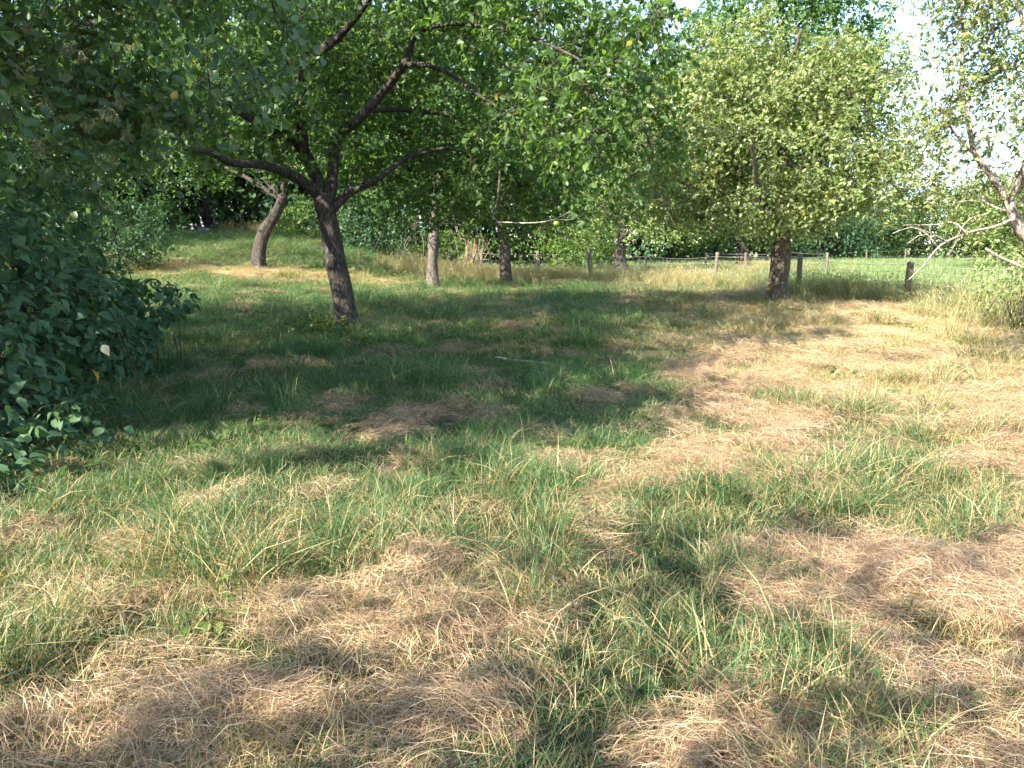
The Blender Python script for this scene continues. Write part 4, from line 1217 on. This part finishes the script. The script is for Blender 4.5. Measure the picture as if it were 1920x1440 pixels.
# a few apples
for k, (px, py, Y) in enumerate([(1043, 419, 9.15), (1096, 205, 9.0)]):
    c = at(px, py, Y)
    t = np.linspace(0, pi, 9)
    prof = np.stack([np.sin(t) * (1 + 0.12 * np.cos(t)), np.cos(t) * 0.92 - 0.12 * np.exp(-(t / 0.5) ** 2)], 1) * 0.033
    an = np.linspace(0, 2 * pi, 14, endpoint=False)
    V = np.stack([prof[:, None, 0] * np.cos(an), prof[:, None, 0] * np.sin(an), np.repeat(prof[:, None, 1], 14, 1)], -1).reshape(-1, 3)
    i0 = np.arange(8)[:, None] * 14; j0 = np.arange(14)[None]
    Q = np.stack([i0 + j0, i0 + 14 + j0, i0 + 14 + (j0 + 1) % 14, i0 + (j0 + 1) % 14], -1).reshape(-1, 4)
    link('apple', mesh_np('apple', V, Q, None, None, True), M_APPLEFRUIT, main_tree, tuple(c - mb))

# ------------------------------------------------------------------ grass, hay
def tuft(name, rng, n, L0, L1, radius, width, lean, bend, mat, heads=0.0, flat=False, comb=None, stalks=0):
    st = np.array([0, 0.3, 0.62, 1.0])
    Vs, Qs, Ts, tint, along = [], [], [], [], []
    base_i = 0
    for i in range(n):
        a = rng.uniform(0, 2 * pi) if comb is None else rng.normal(comb, 0.55)
        rr = radius * math.sqrt(rng.random()) * rng.uniform(0.75, 1.15)
        th = rng.uniform(0, 6.2832)
        b = np.array([rr * math.cos(th), rr * math.sin(th), -0.01])
        L = rng.uniform(L0, L1)
        hd = np.array([math.cos(a), math.sin(a), 0])
        w = width * rng.uniform(0.6, 1.3)
        if flat:
            if i < stalks:
                L *= 1.9; w *= 1.7
            z0 = rng.uniform(0, 0.065) * math.exp(-(rr / radius) ** 2 * 1.2)
            arch = rng.uniform(-0.05, 0.3) * L
            side = np.array([-hd[1], hd[0], 0]) * rng.normal() * 0.25 * L
            C = b + hd * ((st - 0.5) * L)[:, None] + side * ((st - .5) ** 2)[:, None] * 2
            C[:, 2] = z0 + arch * np.sin(st * pi) + rng.normal() * 0.05 * L * (st - .5)
        else:
            ln, bd = rng.uniform(0, lean), rng.uniform(0.1, bend)
            C = b + hd * (L * (ln * st + bd * st ** 2))[:, None]
            C[:, 2] = b[2] + L * st * (1 - 0.45 * bd * st ** 1.5) * math.sqrt(max(0.1, 1 - 0.6 * ln * ln))
        wd = np.array([-hd[1], hd[0], 0]) * math.cos(rng.normal() * 0.7) + np.array([0, 0, 1]) * rng.normal() * 0.4 + hd * rng.normal() * 0.3
        wd = wd / np.linalg.norm(wd)
        ws = np.array([0.8, 1.0, 0.75]) * w / 2
        V = np.vstack([C[:3] - wd * ws[:, None], C[:3] + wd * ws[:, None], C[3:]])
        Vs.append(V)
        Qs += [[base_i, base_i + 3, base_i + 4, base_i + 1], [base_i + 1, base_i + 4, base_i + 5, base_i + 2]]
        Ts.append([base_i + 2, base_i + 5, base_i + 6])
        tint += [rng.random()] * 7
        along += [0, .3, .62, 0, .3, .62, 1.0] if not flat else [.5] * 7
        base_i += 7
        if heads and rng.random() < heads:
            tdir = norm(C[3] - C[2])
            Lh = rng.uniform(0.05, 0.11)
            s1 = np.cross(tdir, [0, 0, 1.0]); s1 = s1 / max(np.linalg.norm(s1), 1e-6)
            s2 = np.cross(tdir, s1)
            for sdir in (s1, s2):
                V = np.vstack([C[3], C[3] + tdir * Lh * .4 + sdir * 0.008, C[3] + tdir * Lh, C[3] + tdir * Lh * .4 - sdir * 0.008])
                Vs.append(V); Qs.append([base_i, base_i + 1, base_i + 2, base_i + 3]); base_i += 4
                tint += [rng.random()] * 4; along += [1.0] * 4
    me = mesh_np(name, np.vstack(Vs), Qs, Ts, {'tint': ('FLOAT', tint), 'along': ('FLOAT', along)}, False)
    me.materials.append(mat)
    return me

def tuft_set(colname, meshes):
    c = bpy.data.collections.new(colname)
    for i, me in enumerate(meshes):
        o = bpy.data.objects.new('%s_%02d' % (colname, i), me)
        c.objects.link(o)
    return c

def scatter_obj(name, label, cat, pts, rot, scl, idx, dry, col, mats):
    me = mesh_np(name, pts, None, None, {'rot': ('FLOAT_VECTOR', rot), 'scl': ('FLOAT_VECTOR', scl), 'idx': ('INT', idx), 'dry': ('FLOAT', dry)})
    for m in mats:
        me.materials.append(m)
    o = link(name, me)
    tag(o, label, cat, kind='stuff')
    g = bpy.data.node_groups.new(name, 'GeometryNodeTree')
    g.interface.new_socket('Geometry', in_out='INPUT', socket_type='NodeSocketGeometry')
    g.interface.new_socket('Geometry', in_out='OUTPUT', socket_type='NodeSocketGeometry')
    gi, go = g.nodes.new('NodeGroupInput'), g.nodes.new('NodeGroupOutput')
    ci = g.nodes.new('GeometryNodeCollectionInfo')
    ci.inputs['Collection'].default_value = col
    ci.inputs['Separate Children'].default_value = True
    ci.inputs['Reset Children'].default_value = True
    ip = g.nodes.new('GeometryNodeInstanceOnPoints')
    ip.inputs['Pick Instance'].default_value = True
    def na(nm, ty):
        n = g.nodes.new('GeometryNodeInputNamedAttribute')
        n.data_type = ty
        n.inputs['Name'].default_value = nm
        return n.outputs['Attribute']
    e2r = g.nodes.new('FunctionNodeEulerToRotation')
    g.links.new(na('rot', 'FLOAT_VECTOR'), e2r.inputs[0])
    g.links.new(gi.outputs[0], ip.inputs['Points'])
    g.links.new(ci.outputs[0], ip.inputs['Instance'])
    g.links.new(na('idx', 'INT'), ip.inputs['Instance Index'])
    g.links.new(e2r.outputs[0], ip.inputs['Rotation'])
    g.links.new(na('scl', 'FLOAT_VECTOR'), ip.inputs['Scale'])
    g.links.new(ip.outputs[0], go.inputs[0])
    md = o.modifiers.new('scatter', 'NODES')
    md.node_group = g
    return o

rg = np.random.default_rng(77)
pr = random.Random(9)
class RNG:
    random = staticmethod(lambda: pr.random())
    uniform = staticmethod(lambda a, b: pr.uniform(a, b))
    normal = staticmethod(lambda m=0.0, s=1.0: pr.gauss(m, s))
NG = 8
lush = tuft_set('lush_patch', [tuft('lush_patch', RNG, 150, 0.10, 0.32, 0.16, 0.0040, 0.55, 1.0, M_GRASS) for _ in range(NG)])
shortt = tuft_set('short_patch', [tuft('short_patch', RNG, 270, 0.035, 0.115, 0.30, 0.0034, 0.9, 0.8, M_GRASS) for _ in range(NG)])
hayt = tuft_set('hay_patch', [tuft('hay_patch', RNG, 380, 0.05, 0.15, 0.24, 0.0017, 0, 0, M_HAY, flat=True, comb=(0.0 if k % 2 else None), stalks=14) for k in range(NG)])
tallt = tuft_set('tall_tuft', [tuft('tall_tuft', RNG, 26, 0.35, 0.85, 0.12, 0.006, 0.3, 0.5, M_TALL, heads=0.6) for _ in range(8)])
pastt = tuft_set('pasture_tuft', [tuft('pasture_tuft', RNG, 60, 0.10, 0.30, 0.35, 0.012, 0.4, 0.5, M_PASTURE) for _ in range(6)])

bands = [(0.7, 2.0, 24, 0.9), (2.0, 3.6, 24, 0.9), (3.6, 6.0, 19, 0.95), (6.0, 9.5, 13, 1.1), (9.5, 15, 7, 1.45), (15, 24, 3.6, 2.0), (24, 38, 1.8, 2.7), (38, 60, 0.7, 3.5)]
def field(mult, seed):
    r_ = np.random.default_rng(seed)
    X, Y, Sc = [], [], []
    for (y0, y1, dens, sc) in bands:
        wmax = 0.78 * y1 + 1.2
        n = int(dens * mult * (y1 - y0) * 2 * wmax)
        x = r_.uniform(-wmax, wmax, n); y = r_.uniform(y0, y1, n)
        ok = (np.abs(x) < 0.78 * y + 1.2) & (y < fence_y(x) - 0.15)
        X.append(x[ok]); Y.append(y[ok]); Sc.append(np.full(ok.sum(), sc))
    return np.concatenate(X), np.concatenate(Y), np.concatenate(Sc), r_

def dryness(x, y):
    return np.clip(0.20 + 0.80 * straw_mask(x, y) + 0.40 * hay_mask(x, y) + 0.6 * (fbm2(x * 0.7, y * 0.7, 63, 3) - 0.5) + 0.30 * S((x - 0.1 * y) / 3) + 0.26 * S((5.0 - y) / 2), 0, 1)

def lay(name, label, cat, x, y, sc, zs, idx, dry, col, mats, r_, tilt=0.10, yaw=None, lift=0.0):
    n = len(x)
    z = height(x, y) + lift * r_.random(n)
    rot = np.stack([r_.normal(0, tilt, n), r_.normal(0, tilt, n), r_.uniform(0, 2 * pi, n) if yaw is None else yaw], 1)
    return scatter_obj(name, label, cat, np.stack([x, y, z], 1), rot, np.stack([sc, sc, zs], 1), idx, dry, col, mats)

x, y, sc, r_ = field(1.2, 201)
k = r_.random(len(x)) > 0.5 * hay_mask(x, y)
x, y, sc = x[k], y[k], sc[k]
v = r_.uniform(0.75, 1.2, len(x))
lay('meadow_grass', 'short green orchard grass with straw-coloured patches', 'grass', x, y, sc * v, np.minimum(sc, 1.5) * v * (1 - 0.4 * straw_mask(x, y)), r_.integers(0, NG, len(x)), dryness(x, y), shortt, [M_GRASS], r_)

x, y, sc, r_ = field(1.5, 202)
lushn = fbm2(x * 0.9, y * 0.9, 61, 3)
clump = fbm2(x * 2.0, y * 2.0, 62, 2)
k = (clump + 0.5 * (lushn - 0.5) + 0.16 * (r_.random(len(x)) - 0.5) > 0.575) & (r_.random(len(x)) > 0.80 * hay_mask(x, y)) & (r_.random(len(x)) > 0.75 * straw_mask(x, y))
x, y, sc, lushn = x[k], y[k], sc[k], lushn[k]
v = r_.uniform(0.55, 1.2, len(x)) * (0.6 + 0.8 * lushn)
ring = []
for (bx, by, br, bn) in [(mb[0], mb[1], 0.30, 26), (rb[0], rb[1], 0.34, 26)] + [(o_.location.x, o_.location.y, 0.34, 14) for o_ in bpy.data.objects if o_.name.startswith(('leaning_apple', 'straight_apple', 'dark_trunk_apple'))]:
    an_ = r_.uniform(0, 2 * pi, bn); rr_ = br + np.abs(r_.normal(0, 0.14, bn))
    ring.append(np.c_[bx + np.cos(an_) * rr_, by + np.sin(an_) * rr_])
ring = np.vstack(ring)
x = np.concatenate([x, ring[:, 0]]); y = np.concatenate([y, ring[:, 1]])
sc = np.concatenate([sc, np.full(len(ring), 1.0)]); v = np.concatenate([v, r_.uniform(0.5, 0.9, len(ring))])
lay('grass_tussocks', 'taller green grass tussocks left standing between the hay', 'grass', x, y, sc * v, np.minimum(sc, 1.35) * v, r_.integers(0, NG, len(x)), 0.75 * dryness(x, y), lush, [M_GRASS], r_)

def weed_patch(seed, nl, leaf, w, up):
    r2 = np.random.default_rng(seed)
    V, Q, T, A = [], [], [], []
    pos = np.c_[r2.normal(0, 0.09, (nl, 2)), r2.uniform(0.005, 0.06, nl)]
    ax = np.c_[r2.normal(0, 1, (nl, 2)), r2.uniform(-0.1, up, nl)]
    Vv, Qq, Tt, Aa = scatter(leaf_fine(w, 0.3, 0.25), pos, frames(ax, np.array([0, 0, 1.0]) + r2.normal(size=(nl, 3)) * 0.3), leaf * r2.uniform(0.5, 1.2, nl), r2.random(nl))
    me = mesh_np('weed_patch', Vv, Qq, Tt, {'tint': ('FLOAT', Aa)}, True)
    me.materials.append(M_BRIGHT if seed % 2 else M_APPLE)
    return me
weedt = tuft_set('weed_patch', [weed_patch(300 + q, n_, l_, w_, u_) for q, (n_, l_, w_, u_) in enumerate([(40, 0.035, 0.9, 0.5), (26, 0.07, 0.35, 0.6), (30, 0.05, 0.6, 0.8), (60, 0.028, 0.95, 0.4), (18, 0.10, 0.3, 0.7), (36, 0.045, 0.7, 0.5)])])
x, y, sc, r_ = field(0.16, 204)
k = (fbm2(x * 1.2, y * 1.2, 68, 2) > 0.45) & (r_.random(len(x)) > 0.7 * hay_mask(x, y)) & (y < 24) & (y > 3.0)
x, y, sc = x[k], y[k], sc[k]
lay('ground_weeds', 'small broad-leaved weeds scattered through the orchard grass', 'weeds', x, y, sc * r_.uniform(0.7, 1.3, len(x)), np.minimum(sc, 1.3), r_.integers(0, 6, len(x)), 0 * x, weedt, [M_BRIGHT], r_)
x, y, sc, r_ = field(1.7, 203)
hm = hay_mask(x, y)
k = (r_.random(len(x)) < np.clip(hm * 1.1 + 0.06 + 0.22 * straw_mask(x, y), 0, 1)) & (y < 27)
x, y, sc, hm = x[k], y[k], sc[k], hm[k]
n = len(x)
yaw = 6.0 * fbm2(x * 0.8, y * 0.8, 64, 2) + r_.normal(0, 0.5, n)
lay('hay', 'brown cut hay lying in mats over the grass', 'hay', x, y, sc * r_.uniform(0.7, 1.2, n), np.minimum(sc, 1.3) * r_.uniform(0.6, 1.5, n), r_.integers(0, NG, n), np.clip(0.05 + 0.5 * straw_mask(x, y) + 0.3 * r_.random(n), 0, 1), hayt, [M_HAY], r_, 0.12, yaw, 0.03)

# tall seeding grass along the fence and beyond it
seg = []
F = resample(np.c_[FENCE, np.zeros(len(FENCE))], 0.1)[:, :2]
cnt = 1300
kf = rg.integers(0, len(F), cnt)
tp = F[kf] + rg.normal(0, 0.42, (cnt, 2))
extra = []
for (cx, cy_, rx, ry, m) in [(-1.8, 29.0, 2.4, 1.6, 420), (0.8, 30.6, 2.6, 1.6, 300), (-3.6, 29.5, 1.4, 1.2, 160), (6.0, 27.5, 2, 1.5, 160), (8.6, 20.2, 1.2, 1.6, 160), (8.6, 13.2, 0.8, 0.8, 60), (12, 37.5, 4, 1.0, 260), (-14, 40, 3, 0.8, 120)]:
    extra.append(np.c_[rg.normal(cx, rx * .5, m), rg.normal(cy_, ry * .5, m)])
tp = np.vstack([tp] + extra)
nt2 = len(tp)
tz2 = height(tp[:, 0], tp[:, 1])
scatter_obj('tall_fence_grass', 'tall seeding grass growing along the wire fence', 'grass', np.c_[tp, tz2], np.c_[rg.normal(0, .12, nt2), rg.normal(0, .12, nt2), rg.uniform(0, 6.28, nt2)], np.repeat(rg.uniform(0.5, 1.0, nt2)[:, None], 3, 1), rg.integers(0, 8, nt2),
            np.clip(0.35 + 0.5 * (fbm2(tp[:, 0] * .5, tp[:, 1] * .5, 66, 2)) - 0.35 * (tp[:, 1] < 26), 0, 1), tallt, [M_TALL])

# pasture beyond the fence
m = 9000
x = rg.uniform(-4, 60, m); y = 9 + 52 * rg.random(m) ** 0.9
k = (y > fence_y(x) + 0.3) & (np.abs(x) < 0.85 * y + 2)
x, y = x[k], y[k]
scatter_obj('pasture_grass', 'short fresh green pasture grass beyond the fence', 'grass', np.c_[x, y, height(x, y)], np.c_[0 * x, 0 * x, rg.uniform(0, 6.28, len(x))], np.repeat((rg.uniform(0.7, 1.3, len(x)) * (1 + 0.01 * y))[:, None], 3, 1), rg.integers(0, 6, len(x)), np.clip(0.75 * (fbm2(x * 0.35, y * 0.35, 69, 3) - 0.42), 0, 1), pastt, [M_PASTURE])
